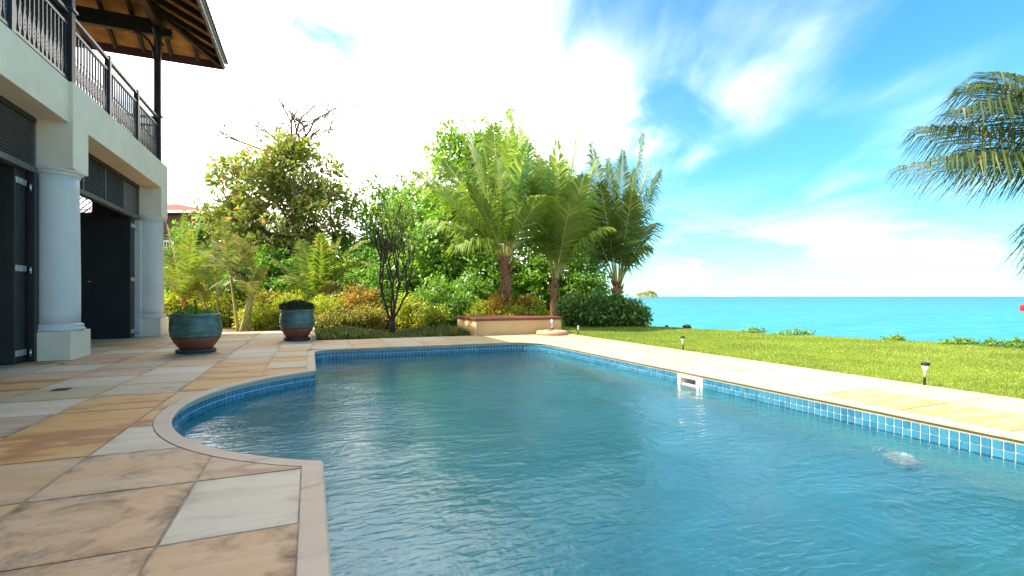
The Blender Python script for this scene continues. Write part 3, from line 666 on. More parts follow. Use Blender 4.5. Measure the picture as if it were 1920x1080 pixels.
# ------------------------------------------------------------------ villa
villa = empty('villa', (-6, 8, 0)); villa.location = (0, 0, 0)
tag(villa, 'two storey cream villa with grey columns, timber balcony and wide hipped roof', 'house')
FX = -3.50                                            # outer face of beams and plinths
COLY = (10.14, 15.12)
ZT = 4.43                                             # balcony floor
def build_villa():
    V = villa
    # columns
    for cy_ in COLY:
        col = empty('column', (-3.83, cy_, 0), V)
        MB().box(-0.33, 0.33, -0.38, 0.38, -0.01, 0.445).build('plinth', M['stucco'], col, bevel=0.006)
        m = MB(); prof = [(0.36, 0.447), (0.375, 0.465), (0.375, 0.485), (0.355, 0.50), (0.345, 0.51), (0.355, 0.525), (0.355, 0.545), (0.325, 0.565)]
        m.lathe(prof, 40); m.build('base_moulding', M['column'], col)
        prof = []
        for i in range(13):
            q = i / 12; prof.append((0.312 - 0.018 * max(0, q - 0.3) / 0.7, 0.555 + (2.95 - 0.555) * q))
        MB().lathe(prof, 40).build('shaft', M['column'], col)
        MB().lathe([(0.296, 2.945), (0.318, 2.955), (0.318, 2.972), (0.30, 2.98), (0.31, 2.99), (0.355, 3.01), (0.365, 3.03), (0.36, 3.045)], 40).build('capital', M['column'], col)
    # beams, blocks over the columns, slab
    ZS = 3.77
    for cy_ in COLY:
        MB().box(-4.20, FX, cy_ - 0.29, cy_ + 0.29, 3.047, ZT).build('column_block', M['stucco'], V, bevel=0.008)
    MB().box(-4.20, FX - 0.002, 10.432, 14.828, ZS, ZT - 0.001).build('edge_beam', M['stucco'], V, bevel=0.006)
    MB().box(-4.20, FX - 0.055, -6.0, 9.848, ZS, ZT - 0.001).build('edge_beam', M['stucco'], V, bevel=0.006)
    MB().box(-12.0, -4.202, -6.0, 15.40, ZT - 0.30, ZT - 0.003).build('balcony_slab', M['stucco'], V)
    MB().box(-12.0, -4.203, 15.02, 15.401, ZS, ZT - 0.302).build('end_beam', M['stucco'], V)
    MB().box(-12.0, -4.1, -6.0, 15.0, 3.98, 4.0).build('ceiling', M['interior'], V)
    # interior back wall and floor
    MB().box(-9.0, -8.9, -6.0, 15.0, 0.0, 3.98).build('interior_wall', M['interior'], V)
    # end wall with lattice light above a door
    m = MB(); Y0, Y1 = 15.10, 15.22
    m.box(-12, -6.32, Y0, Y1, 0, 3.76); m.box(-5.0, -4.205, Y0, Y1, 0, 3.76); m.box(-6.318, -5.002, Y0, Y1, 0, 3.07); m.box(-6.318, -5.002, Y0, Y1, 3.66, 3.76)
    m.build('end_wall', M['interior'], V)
    lat = empty('lattice_light', (0, 0, 0), V)
    for sgn in (-1, 1):
        for k in range(-7, 16):
            # diagonal slats clipped to the opening
            x0, x1, z0, z1 = -6.318, -5.002, 3.07, 3.66; c = -6.4 + 0.135 * k
            pts = []
            for q in np.linspace(0, 1, 40):
                z = z0 + (z1 - z0) * q; x = c + sgn * (z - z0)
                if x0 < x < x1: pts.append((x, z))
            if len(pts) > 3: MB().bar((pts[0][0], 15.13 + 0.012 * sgn, pts[0][1]), (pts[-1][0], 15.13 + 0.012 * sgn, pts[-1][1]), 0.012, 0.045, (0, 1, 0)).build('slat', M['door'], lat)
    # door heads and transoms in the plane of the doors
    DXp = -3.98; ZH = 3.0
    def transom(ya, yb, kind):
        tr = empty('transom', (DXp, 0, 0), V)
        m = MB(); m.box(-0.06, 0.06, ya, yb, ZH - 0.09, ZH); m.build('head_rail', M['transom'], tr, bevel=0.005)
        m = MB(); m.box(-0.05, 0.05, ya, yb, ZS - 0.085, ZS - 0.003); m.build('top_rail', M['darkwood'], tr, bevel=0.004)
        n = 4; w = (yb - ya) / n
        for i in range(n + 1):
            y = ya + w * i; y = min(max(y, ya + 0.03), yb - 0.03)
            MB().box(-0.045, 0.045, y - 0.028, y + 0.028, ZH + 0.002, ZS - 0.087).build('mullion', M['transom'], tr, bevel=0.004)
        for i in range(n):
            y0 = ya + w * i + 0.03; y1 = ya + w * (i + 1) - 0.03; z0 = ZH + 0.004; z1 = ZS - 0.089
            MB().box(-0.075, -0.06, y0, y1, z0, z1).build('backing_panel', M['door'], tr)
            if kind == 'louvre':
                for k in range(13):
                    z = z0 + 0.03 + (z1 - z0 - 0.05) * k / 12
                    MB().bar((0.0, y0, z), (0.0, y1, z), 0.055, 0.010, (-0.55, 0, 1)).build('louvre', M['transom'], tr)
            elif i == n - 1:
                MB().box(-0.02, 0.0, y0, y1, z0, z1).build('solid_panel', M['transom'], tr)
            else:
                for sgn in (-1, 1):
                    for k in range(-9, 20):
                        c = y0 + 0.115 * k; pts = []
                        for q in np.linspace(0, 1, 40):
                            z = z0 + (z1 - z0) * q; y = c + sgn * (z - z0) * 0.9
                            if y0 < y < y1: pts.append((y, z))
                        if len(pts) > 3: MB().bar((0.010 * sgn, pts[0][0], pts[0][1]), (0.010 * sgn, pts[-1][0], pts[-1][1]), 0.012, 0.038, (1, 0, 0)).build('slat', M['transom'], tr)
    transom(10.45, 14.72, 'lattice'); transom(3.0, 9.80, 'louvre')
    for y in (9.78, 10.47, 14.76): MB().box(DXp - 0.07, DXp + 0.07, y - 0.045 if y != 9.78 else y - 0.09, y + 0.045 if y != 14.76 else y + 0.09, 0, ZH - 0.092).build('door_jamb', M['column'] if y == 14.76 else M['door'], V, bevel=0.004)
    # folded door stacks against the far jamb of each bay
    def stack(yj, n, w, first_open):
        for k in range(n):
            y1 = yj - 0.075 - 0.062 * k; y0 = y1 - 0.050; x1 = DXp - 0.02; x0 = x1 - w
            dr = empty('door', (x1, y0, 0), V)
            MB().box(-w, 0, 0, 0.05, 0.012, ZH - 0.10).build('leaf', M['door'], dr, bevel=0.004)
            if k == n - 1:
                for (za, zb) in ((0.18, 0.95), (1.10, 2.05), (2.20, 2.78)):
                    m = MB()
                    for (xa, xb, z0_, z1_) in ((-w + .10, -.10, za, za + .025), (-w + .10, -.10, zb - .025, zb), (-w + .10, -w + .125, za + .026, zb - .026), (-.125, -.10, za + .026, zb - .026)):
                        m.box(xa, xb, -0.010, -0.001, z0_, z1_)
                    m.build('panel_moulding', M['door'], dr)
                m = MB(); m.tube([(-w + 0.06, -0.001, 1.35), (-w + 0.06, -0.05, 1.35)], 0.010, 8); m.tube([(-w + 0.06, -0.05, 1.35), (-w + 0.18, -0.055, 1.35)], 0.009, 8); m.build('handle', M['steel'], dr)
            for z in (0.16, 1.42, 2.72):
                MB().box(0.004, 0.022, 0.002, 0.047, z - 0.045, z + 0.045).build('hinge', M['steel'], dr, bevel=0.003)
        for z in (0.14, 1.40, 2.66):
            m = MB(); m.tube([(DXp + 0.045, yj - 0.085, z - 0.05), (DXp + 0.045, yj - 0.085, z + 0.05)], 0.014, 8); m.build('hinge_pin', M['steel'], V)
    stack(14.68, 5, 0.92, True); stack(9.72, 5, 0.92, False)
    # ---------------- balcony railing
    RX = FX - 0.10
    m = MB(); prof_hole = []
    def baluster_mesh():
        m = MB(); zb, zt = ZT + 0.085, ZT + 0.90
        m.box(-0.011, 0.011, -0.013, 0.013, ZT + 0.50, zt)
        m.box(-0.013, 0.013, -0.026, 0.026, ZT + 0.492, ZT + 0.512)
        # fretted board below: outline swells, three holes left open
        zs = [0.085, 0.13, 0.17, 0.195, 0.225, 0.255, 0.285, 0.315, 0.345, 0.375, 0.41, 0.45, 0.49]
        wd = [0.030, 0.020, 0.034, 0.040, 0.044, 0.046, 0.046, 0.046, 0.044, 0.040, 0.032, 0.020, 0.024]
        for i in range(len(zs) - 1):
            hole = i in (3, 5, 7); wi = 0.009; za, zb_ = ZT + zs[i], ZT + zs[i+1]
            for sgn in ((-1, 1) if hole else (0,)):
                if hole: a0, a1, b0, b1 = sorted((sgn * wi, sgn * wd[i]))[0], sorted((sgn * wi, sgn * wd[i]))[1], sorted((sgn * wi, sgn * wd[i+1]))[0], sorted((sgn * wi, sgn * wd[i+1]))[1]
                else: a0, a1, b0, b1 = -wd[i], wd[i], -wd[i+1], wd[i+1]
                q = [(x, y, z) for x in (-0.009, 0.009) for (y, z) in ((a0, za), (a1, za), (b1, zb_), (b0, zb_))]
                m.add(q, [(3, 2, 1, 0), (4, 5, 6, 7), (0, 1, 5, 4), (1, 2, 6, 5), (2, 3, 7, 6), (3, 0, 4, 7)])
        return m.mesh('baluster')
    bme = baluster_mesh(); bme.materials.append(M['rail'])
    def rail_run(ya, yb, nb):
        bal = empty('balustrade', (RX, 0, 0), V)
        MB().box(-0.035, 0.035, ya, yb, ZT + 1.10, ZT + 1.155).build('handrail', M['rail'], bal, bevel=0.006)
        MB().box(-0.022, 0.022, ya, yb, ZT + 0.902, ZT + 0.95).build('middle_rail', M['rail'], bal, bevel=0.004)
        MB().box(-0.022, 0.022, ya, yb, ZT + 0.035, ZT + 0.083).build('bottom_rail', M['rail'], bal, bevel=0.004)
        for k in range(nb):
            o = bpy.data.objects.new('baluster', bme); C.objects.link(o); o.parent = bal; o.location = (0, ya + (yb - ya) * (k + 0.5) / nb, 0)
    PY = (9.96, 14.92)
    inter = [9.96, 11.62, 13.28, 14.92]
    for a, b in zip(inter[:-1], inter[1:]): rail_run(a + 0.05, b - 0.05, 13)
    inter2 = [5.0, 6.66, 8.30, 9.96]
    for a, b in zip(inter2[:-1], inter2[1:]): rail_run(a + 0.05, b - 0.05, 13)
    for y in (11.62, 13.28, 6.66, 8.30): MB().box(RX - 0.045, RX + 0.045, y - 0.045, y + 0.045, ZT, ZT + 1.20).build('railing_post', M['rail'], V, bevel=0.005)
    # end railing along the gable side
    ben = empty('balustrade', (0, 14.92, 0), V)
    MB().box(-5.2, RX - 0.075, -0.035, 0.035, ZT + 1.10, ZT + 1.155).build('handrail', M['rail'], ben)
    MB().box(-5.2, RX - 0.075, -0.022, 0.022, ZT + 0.902, ZT + 0.95).build('middle_rail', M['rail'], ben)
    MB().box(-5.2, RX - 0.075, -0.022, 0.022, ZT + 0.035, ZT + 0.083).build('bottom_rail', M['rail'], ben)
    for k in range(12):
        o = bpy.data.objects.new('baluster', bme); C.objects.link(o); o.parent = ben; o.location = (-5.1 + 0.118 * k, 0, 0); o.rotation_euler = (0, 0, R(90))
    # ---------------- roof
    EX, EY, ZE, SL = -2.30, 16.0, 7.56, math.tan(R(27)); A = 5.2
    def zr(a): return ZE + a * SL
    for y in PY:
        pst = MB().box(RX - 0.07, RX + 0.07, y - 0.07, y + 0.07, ZT, 7.66).build('balcony_post', M['darkwood'], V, bevel=0.006)
        MB().box(RX - 0.095, RX + 0.095, y - 0.095, y + 0.095, ZT + 1.165, ZT + 1.205).build('collar', M['rail'], pst)
        MB().bar((-10, y, 7.76), (RX + 0.3, y, 7.76), 0.14, 0.20).build('tie_beam', M['darkwood'], V)
        for dv in ((0, 1, 0), (0, -1, 0), (-1, 0, 0)):
            dv = Vector(dv); pts = []
            for q in np.linspace(0, 1, 7):
                a = q * math.pi / 2; pts.append(Vector((RX, y, 7.10)) + dv * (0.07 + 0.42 * (1 - math.cos(a))) + Vector((0, 0, 0.56 * math.sin(a))))
            m = MB(); m.tube(pts, 0.032, 6); m.build('knee_brace', M['darkwood'], V)
    MB().box(RX - 0.08, RX + 0.08, -6, EY - 1.0, 7.862, 8.03).build('wall_plate', M['darkwood'], V)
    MB().box(-10, RX - 0.082, 14.84, 15.0, 7.863, 8.03).build('wall_plate', M['darkwood'], V)
    # soffit boards, each a mitred strip, on the sea side and on the end
    nb = 22; w = A / nb
    for k in range(nb):
        a0, a1 = k * w + 0.004, (k + 1) * w - 0.004; T = 0.022; zo = 0.135
        for side in (0, 1):
            if side == 0: p = [(EX - a0, EY - a0), (EX - a0, -6), (EX - a1, -6), (EX - a1, EY - a1)]
            else: p = [(EX - a0, EY - a0), (EX - a1, EY - a1), (-14.0, EY - a1), (-14.0, EY - a0)]
            zz_ = [zr(a0), zr(a0), zr(a1), zr(a1)] if side == 0 else [zr(a0), zr(a1), zr(a1), zr(a0)]
            m = MB(); m.add([(x, y, z + zo) for (x, y), z in zip(p, zz_)] + [(x, y, z + zo + T) for (x, y), z in zip(p, zz_)],
                            [(0, 1, 2, 3), (7, 6, 5, 4), (0, 4, 5, 1), (1, 5, 6, 2), (2, 6, 7, 3), (3, 7, 4, 0)]); m.build('soffit_board', M['plankwood'], V)
    y = EY - 0.62
    while y > 3:
        a_top = min(A, EY - y) - 0.05
        MB().bar((EX - 0.04, y, zr(0.04) + 0.065), (EX - a_top, y, zr(a_top) + 0.065), 0.07, 0.135, (0, 0, 1)).build('rafter', M['darkwood'], V); y -= 0.62
    x = EX - 0.62
    while x > -11:
        a_top = min(A, EX - x) - 0.05
        MB().bar((x, EY - 0.04, zr(0.04) + 0.065), (x, EY - a_top, zr(a_top) + 0.065), 0.07, 0.135, (0, 0, 1)).build('rafter', M['darkwood'], V); x -= 0.62
    MB().bar((EX - 0.05, EY - 0.05, zr(0.05) + 0.03), (EX - A, EY - A, zr(A) + 0.03), 0.11, 0.20).build('hip_rafter', M['darkwood'], V)
    MB().box(EX - 0.02, EX + 0.02, -6, EY + 0.02, ZE - 0.07, ZE + 0.19).build('fascia', M['fascia'], V)
    MB().box(-14, EX - 0.022, EY - 0.02, EY + 0.02, ZE - 0.07, ZE + 0.19).build('fascia', M['fascia'], V)
    MB().box(EX + 0.0215, EX + 0.05, -6, EY + 0.05, ZE - 0.02, ZE + 0.03).build('trim_strip', M['trim'], V)
    MB().box(EX + 0.0215, EX + 0.075, -6, EY + 0.075, ZE + 0.12, ZE + 0.17).build('trim_strip', M['trim'], V)
    # roof covering and the row of tile ends along the eaves
    zo = 0.175; p0 = (EX + 0.06, EY + 0.06, zr(-0.06) + zo); pk = (EX - A, EY - A, zr(A) + zo); p1 = (EX + 0.06, -6, zr(-0.06) + zo); p2 = (EX - A, -6, zr(A) + zo); p3 = (-14, EY + 0.06, zr(-0.06) + zo); p4 = (-14, EY - A, zr(A) + zo)
    bk = (EX - 2 * A, EY - A, zr(0) + zo); m = MB(); m.add([p0, pk, p1, p2, p3, p4, (-14, -6, zr(1) + zo)], [(0, 1, 3, 2), (0, 4, 5, 1), (1, 5, 6, 3)]); m.build('roof_covering', M['rooftile'], V)
    tm = MB(); prof = []
    for i in range(7):
        a = math.pi * i / 6; prof.append((0.085 * math.cos(a), 0.055 * math.sin(a)))
    vs = []
    for (xx, s_) in ((0.09, 0.0), (-0.42, 0.0)):
        for (yy, z_) in prof: vs.append((xx, yy, z_ - xx * SL))
        for (yy, z_) in prof: vs.append((xx, yy * 0.8, z_ * 0.72 - xx * SL))
    n = 7; fs = [(i, i+1, 14+i+1, 14+i) for i in range(6)] + [(i, 7+i, 7+i+1, i+1) for i in range(6)] + [(7+i, 21+i, 21+i+1, 7+i+1) for i in range(6)]
    tm.add(vs, fs); tme = tm.mesh('roof_tile'); tme.materials.append(M['rooftile'])
    k = 0; y = EY - 0.02
    while y > 2:
        o = bpy.data.objects.new('roof_tile', tme); C.objects.link(o); o.parent = V; o.location = (EX + 0.03, y, zr(-0.03) + zo + 0.003); y -= 0.19
    x = EX - 0.1
    while x > -9:
        o = bpy.data.objects.new('roof_tile', tme); C.objects.link(o); o.parent = V; o.location = (x, EY + 0.03, zr(-0.03) + zo + 0.003); o.rotation_euler = (0, 0, R(90)); x -= 0.19
    # upper storey wall behind the balcony
    MB().box(-5.45, -5.25, -6, 14.55, ZT - 0.002, 9.1).build('upper_wall', M['darkwood'], V)
    MB().box(-12, -5.452, 14.35, 14.55, ZT - 0.002, 9.1).build('upper_wall', M['darkwood'], V)
    for yy in (6.2, 8.6, 11.0, 13.2):
        fr = MB(); 
        fr.box(-5.248, -5.20, yy - 0.55, yy - 0.47, ZT, 6.7); fr.box(-5.248, -5.20, yy + 0.47, yy + 0.55, ZT, 6.7); fr.box(-5.248, -5.20, yy - 0.468, yy + 0.468, 6.62, 6.7)
        wdw = fr.build('door_frame', M['transom'], V)
        for k in range(18): MB().bar((-5.225, yy - 0.46, ZT + 0.15 + 0.118 * k), (-5.225, yy + 0.46, ZT + 0.15 + 0.118 * k), 0.05, 0.012, (-0.6, 0, 1)).build('louvre', M['door'], wdw)
build_villa()

# ------------------------------------------------------------------ plants
def reseed(k):
    global rng
    rng = np.random.default_rng(k); random.seed(k)
def unit(a): return a / np.maximum(np.linalg.norm(a, axis=-1, keepdims=True), 1e-6)
def leaves_mesh(name, pos, axis, nrm, ln, wd, fold=0.25):
    """one folded leaf per row: two triangles hinged on the midrib, plus a drooped tip"""
    n = len(pos); axis = unit(axis); side = unit(np.cross(nrm, axis)); nn = unit(np.cross(axis, side))
    ln = ln[:, None]; wd = wd[:, None]
    base = pos; tip = pos + axis * ln - nn * ln * 0.16
    ml = pos + axis * ln * 0.48 + side * wd * 0.5 + nn * wd * fold; mr = pos + axis * ln * 0.48 - side * wd * 0.5 + nn * wd * fold
    v = np.stack([base, ml, tip, mr], 1).reshape(-1, 3); i = np.arange(n)[:, None] * 4
    f = np.concatenate([i + [0, 2, 1], i + [0, 3, 2]], 0)
    return npmesh(name, v, f)
def clumps(centres, radii, per, leaf, aspect, updir=0.5, flat=0.8, out=None, outc=None):
    """leaves gathered round clump centres; returns arrays for leaves_mesh"""
    P = []; A_ = []; Nn = []; Ls = []; Ws = []
    for c, r in zip(centres, radii):
        k = max(3, int(per * rng.uniform(0.6, 1.35)))
        d = unit(rng.normal(size=(k, 3))); rad = r * rng.uniform(0.25, 1.0, (k, 1)) ** 0.6
        p = np.array(c) + d * rad * np.array([1, 1, flat])
        a = unit(d + rng.normal(size=(k, 3)) * 0.55 + np.array([0, 0, updir - 0.35]))
        if outc is not None: a = unit(a + 0.5 * unit(np.array(c)[None] - np.array(outc)))
        nr = unit(np.array([0, 0, 1.0]) * (0.5 + updir) + rng.normal(size=(k, 3)) * 0.6 + d * 0.3)
        l = leaf * rng.uniform(0.65, 1.3, k); P.append(p); A_.append(a); Nn.append(nr); Ls.append(l); Ws.append(l * aspect * rng.uniform(0.8, 1.2, k))
    return np.concatenate(P), np.concatenate(A_), np.concatenate(Nn), np.concatenate(Ls), np.concatenate(Ws)
def lobe_points(lobes, n, hollow=0.55):
    """clump centres spread through ellipsoid lobes (cx,cy,cz,rx,ry,rz), denser toward the outside"""
    vol = np.array([l[3] * l[4] * l[5] for l in lobes]); pr = vol / vol.sum(); pts = []
    for i in rng.choice(len(lobes), n, p=pr):
        l = lobes[i]; d = unit(rng.normal(size=3)); r = (hollow ** 3 + (1 - hollow ** 3) * rng.uniform()) ** (1 / 3) * rng.uniform(0.78, 1.1)
        pts.append(np.array(l[:3]) + d * r * np.array(l[3:]))
    return pts
def limb_path(a, b, sag=0.1, n=5, wob=0.08):
    a = np.array(a, float); b = np.array(b, float); L_ = np.linalg.norm(b - a); o = []
    w = rng.normal(size=(n, 3)) * wob * L_
    for i in range(n):
        q = i / (n - 1); o.append(a + (b - a) * q + np.array([0, 0, sag * L_ * 4 * q * (1 - q)]) + w[i] * math.sin(math.pi * q) * 0.6)
    return o
def broad_tree(name, base, th, tr, lobes, nclump, per, leaf, aspect, lmat, bmat, label, cat='tree', group=None, cr=0.42, lean=(0, 0), nlimb=9, updir=0.35, flat=0.75, twigs=True, hollow=0.55, twr=0.011):
    base = np.array(base, float); root = empty(name, base); tag(root, label, cat, group)
    lob = [(l[0] - base[0], l[1] - base[1], l[2] - base[2], *l[3:]) for l in lobes]
    top = np.array([lean[0], lean[1], th]); m = MB()
    path = limb_path((0, 0, -0.1), top, 0.0, 6, 0.035); m.tube(path, [tr * (1.25 - 0.6 * i / 5) for i in range(6)], 9)
    limbs = []; lc = lobe_points(lob, nlimb, 0.3)
    for c in lc:
        st = np.array(path[random.choice([3, 4, 5, 5])]); p = limb_path(st, c, 0.06, 6, 0.08); limbs.append(p); m.tube(p, [tr * 0.5 * (1 - 0.75 * i / 5) for i in range(6)], 6)
    cl = lobe_points(lob, nclump, hollow); allp = np.array([q for l in limbs for q in l[2:]])
    if twigs:
        for c in cl:
            j = np.argmin(((allp - c) ** 2).sum(1)); m.tube(limb_path(allp[j], c, 0.04, 4, 0.1), [twr * 1.6, twr * 1.3, twr, twr * 0.5], 4, cap=False)
    m.build('trunk', bmat, root)
    cen = np.mean([l[:3] for l in lob], axis=0)
    a = clumps(cl, [cr * rng.uniform(0.7, 1.25) for _ in cl], per, leaf, aspect, updir, flat, outc=cen)
    link('crown', leaves_mesh('crown', *a), lmat, root); return root
def shrub(name, px, d, wpx, top_py, lmat, label, leaf=0.11, aspect=0.4, n=None, per=26, depth=None, z0=0.02, stems=8, smat='darkbark', cat='shrub', group='garden shrubs', updir=0.55, cr=0.19):
    base = G(px, d, z0 - 0.05); w = wpx / F * d; h = EYE + (HY - top_py) / F * d - z0; dp = depth or w * 0.9
    root = empty(name, base); tag(root, label, cat, group)
    lob = [(0, 0, h * 0.52, w * 0.46, dp * 0.46, h * 0.48), (w * 0.16, 0.05, h * 0.40, w * 0.34, dp * 0.4, h * 0.40), (-w * 0.18, -0.05, h * 0.38, w * 0.32, dp * 0.4, h * 0.38)]
    rot = math.atan2(RT.y, RT.x); lr = []
    for l in lob: lr.append((l[0] * math.cos(rot) - l[1] * math.sin(rot), l[0] * math.sin(rot) + l[1] * math.cos(rot), *l[2:]))
    n = n or int(70 * w * h * 1.0 + 26); cl = [c for c in lobe_points(lr, n, 0.45) if c[2] > 0.04]
    m = MB()
    for k in range(stems):
        c = cl[rng.integers(len(cl))]; m.tube(limb_path((rng.normal() * 0.07, rng.normal() * 0.07, 0), c, 0.08, 5, 0.08), [0.018, 0.015, 0.012, 0.009, 0.005], 5, cap=False)
    m.build('stems', M[smat], root)
    a = clumps(cl, [cr * rng.uniform(0.7, 1.25) for _ in cl], per, leaf, aspect, updir, 0.85); link('foliage', leaves_mesh('foliage', *a), lmat, root); return root

def frond(name, p0, tip, bow, parent, lmat, rmat, n_pin=62, plen=0.62, droop=0.5, vee=0.45, width=0.034, twist=0.0, r0=0.022, stalk=0.18, back=0.25, seed=None):
    """one pinnate leaf: curved rachis with two rows of hanging blades. p0, tip in the parent's space"""
    p0 = np.array(p0, float); tip = np.array(tip, float); Ln = np.linalg.norm(tip - p0)
    c1 = p0 + (tip - p0) * 0.45 + np.array(bow, float); n = 22; q = np.linspace(0, 1, n)[:, None]
    cv = (1 - q) ** 2 * p0 + 2 * q * (1 - q) * c1 + q ** 2 * tip
    m = MB(); m.tube([Vector(p) for p in cv], [r0 * (1 - 0.86 * i / (n - 1)) for i in range(n)], 5, cap=False); nv0 = len(m.v)
    vs = []; fs = []
    tfine = np.linspace(stalk, 0.995, n_pin); up = np.array([0, 0, 1.0])
    for s in tfine:
        p = (1 - s) ** 2 * p0 + 2 * s * (1 - s) * c1 + s * s * tip; t = unit(2 * (1 - s) * (c1 - p0) + 2 * s * (tip - c1))
        sd = np.cross(t, up); 
        if np.linalg.norm(sd) < 0.15: sd = np.cross(t, np.array([RT.x, RT.y, 0.3]))
        sd = unit(sd); nr = unit(np.cross(sd, t))
        ct, st_ = math.cos(twist), math.sin(twist); sd, nr = sd * ct + nr * st_, nr * ct - sd * st_
        qn = (s - stalk) / (1 - stalk); prof = (0.35 + 0.65 * math.sin(math.pi * min(1, qn * 0.9 + 0.14)) ** 0.7) * (1 - 0.38 * qn ** 4)
        for sg in (-1, 1):
            l = plen * prof * rng.uniform(0.85, 1.1); fw = back + 0.75 * qn
            d0 = unit(sd * sg + t * fw + nr * vee * rng.uniform(0.3, 1.1) + rng.normal(size=3) * 0.05)
            d1 = unit(d0 + np.array([0, 0, -droop * rng.uniform(0.6, 1.4)])); wv = unit(np.cross(d0, nr) + 1e-4) * (width * rng.uniform(0.8, 1.15) * (0.85 + 0.15 * prof)) * 0.5
            a = p; b = p + d0 * l * 0.5; e = b + d1 * l * 0.5; k = len(vs)
            vs += [a - wv * 0.4, a + wv * 0.4, p + d0 * l * 0.25 + wv, p + d0 * l * 0.25 - wv, b + wv * 0.9, b - wv * 0.9, e]
            fs += [(k, k+1, k+2, k+3), (k+3, k+2, k+4, k+5), (k+5, k+4, k+6)]
    m.add(vs, fs); me = m.mesh(name); me.materials.append(rmat); me.materials.append(lmat)
    mi = np.zeros(len(me.polygons), dtype=np.int32); mi[len(me.polygons) - len(fs):] = 1; me.polygons.foreach_set('material_index', mi)
    return link(name, me, None, parent)

def coconut(name, label, base, trunk, crown_z, tips, plen, lmat, group=None, nfib=26, wdt=0.036, cat='palm tree', droop=0.85, n_pin=64, tr=(0.20, 0.15), rm='rachis', vee=0.05):
    """trunk with old leaf boots, then one frond for every tip (px, py, depth offset, bow up, twist)"""
    base = Vector(base); root = empty(name, base); tag(root, label, cat, group); h = crown_z - base.z
    lean = trunk; m = MB(); n = 12; pts = []; rad = []
    for i in range(n):
        q = i / (n - 1); pts.append(Vector((lean[0] * q * q, lean[1] * q * q, -0.08 + h * q))); rad.append((tr[0] + (tr[1] - tr[0]) * q) * (1.0 + 0.10 * (i % 2)))
    m.tube(pts, rad, 10); tk = m.build('trunk', M['palmbark'], root)
    for k in range(nfib):
        q = rng.uniform(0.12, 1.0); th = rng.uniform(0, 2 * math.pi); p = Vector((lean[0] * q * q, lean[1] * q * q, h * q)); o = Vector((math.cos(th), math.sin(th), 0)); r = tr[0] + (tr[1] - tr[0]) * q
        mm = MB(); mm.tube([p + o * (r * 0.8), p + o * (r * 1.35) + Vector((0, 0, 0.12)), p + o * (r * 1.7) + Vector((0, 0, 0.30 * rng.uniform(0.6, 1.1)))], [0.055, 0.045, 0.018], 5)
        mm.build('leaf_boot', M['palmbark'], tk)
    cr = Vector((lean[0], lean[1], h)); dc = (base + cr).dot(FW)
    for (px, py, dd, bow, tw) in tips:
        T = W(px, py, dc + dd) - base; o = (T - cr); o.z = 0; o = o.normalized() * 0.10 if o.length > 0 else Vector((0, 0, 0))
        p0 = cr + o + Vector((0, 0, -0.15)); bw = Vector((0, 0, bow)) * (T - cr).length
        frond('frond', p0, T, bw, root, lmat, M[rm], n_pin, plen, droop, vee, wdt, tw, 0.032, 0.20)
    return root

reseed(3)
# --- the three coconut palms behind the timber lidded box
coconut('coconut_palm', 'coconut palm with thick brown fibrous trunk directly behind the timber lidded box', G(948, 15.2, 0.0), (0.0, 0.0), 2.35,
        [(866, 210, -0.6, 0.02, 0.2), (905, 262, 0.4, 0.02, -0.4), (955, 203, 0.2, 0.02, 0.5), (978, 222, -0.3, 0.04, -0.3), (1008, 300, 0.8, 0.20, 0.1), (774, 322, -0.9, 0.14, 0.0), (806, 414, 0.5, 0.20, 0.1), (1022, 370, -1.2, 0.24, 0.0), (925, 232, 1.2, 0.02, 0.0), (832, 300, 1.0, 0.10, 0.3), (1012, 450, 0.9, 0.28, 0.0), (858, 460, -1.0, 0.30, 0.0), (935, 300, -1.4, 0.05, 0.9), (880, 345, -1.5, 0.12, 0.5), (990, 270, -0.9, 0.12, -0.2)], 1.40, L['palm'], 'coconut palms', wdt=0.058, n_pin=64, droop=0.9)
coconut('coconut_palm', 'slender coconut palm with one tall upright frond right of the thick trunk', G(1038, 15.9, 0.0), (0.05, 0.0), 1.75,
        [(1082, 243, -0.4, 0.01, 0.3), (1000, 246, 0.4, 0.05, -0.2), (1118, 300, 0.3, 0.12, 0.0), (1060, 300, 1.0, 0.04, 0.5), (985, 330, -0.8, 0.14, 0.1), (1130, 400, 0.8, 0.22, 0.0), (1095, 330, -0.9, 0.10, 0.7), (1012, 300, 0.9, 0.06, 0), (1148, 430, -0.5, 0.34, 0), (1045, 265, -0.6, 0.02, 0.9), (1070, 380, -1.1, 0.1, 0.4)], 1.30, L['palm'], 'coconut palms', nfib=8, wdt=0.056, n_pin=60, droop=0.9, tr=(0.13, 0.10))
coconut('coconut_palm', 'coconut palm nearest the sea with grey green fronds over the shrubs', G(1153, 16.6, 0.0), (0.12, 0.0), 1.6,
        [(1205, 252, -0.3, 0.03, 0.4), (1168, 284, 0.5, 0.03, 1.0), (1238, 320, -0.5, 0.16, 0.2), (1108, 268, 0.6, 0.06, 0.2), (1226, 420, 0.6, 0.26, 0.0), (1070, 350, -0.6, 0.16, 0.0), (1140, 300, -1.0, 0.05, 0.8), (1190, 318, 0.4, 0.06, 1.2), (1062, 420, 0.9, 0.2, 0.1), (1218, 300, 0.9, 0.1, 0.6), (1214, 468, -0.3, 0.42, 0), (1125, 345, -1.1, 0.1, 0.3), (1185, 360, -1.0, 0.08, 0.9)], 1.20, L['palmdark'], 'coconut palms', nfib=12, wdt=0.052, n_pin=62, droop=0.9, tr=(0.17, 0.13))
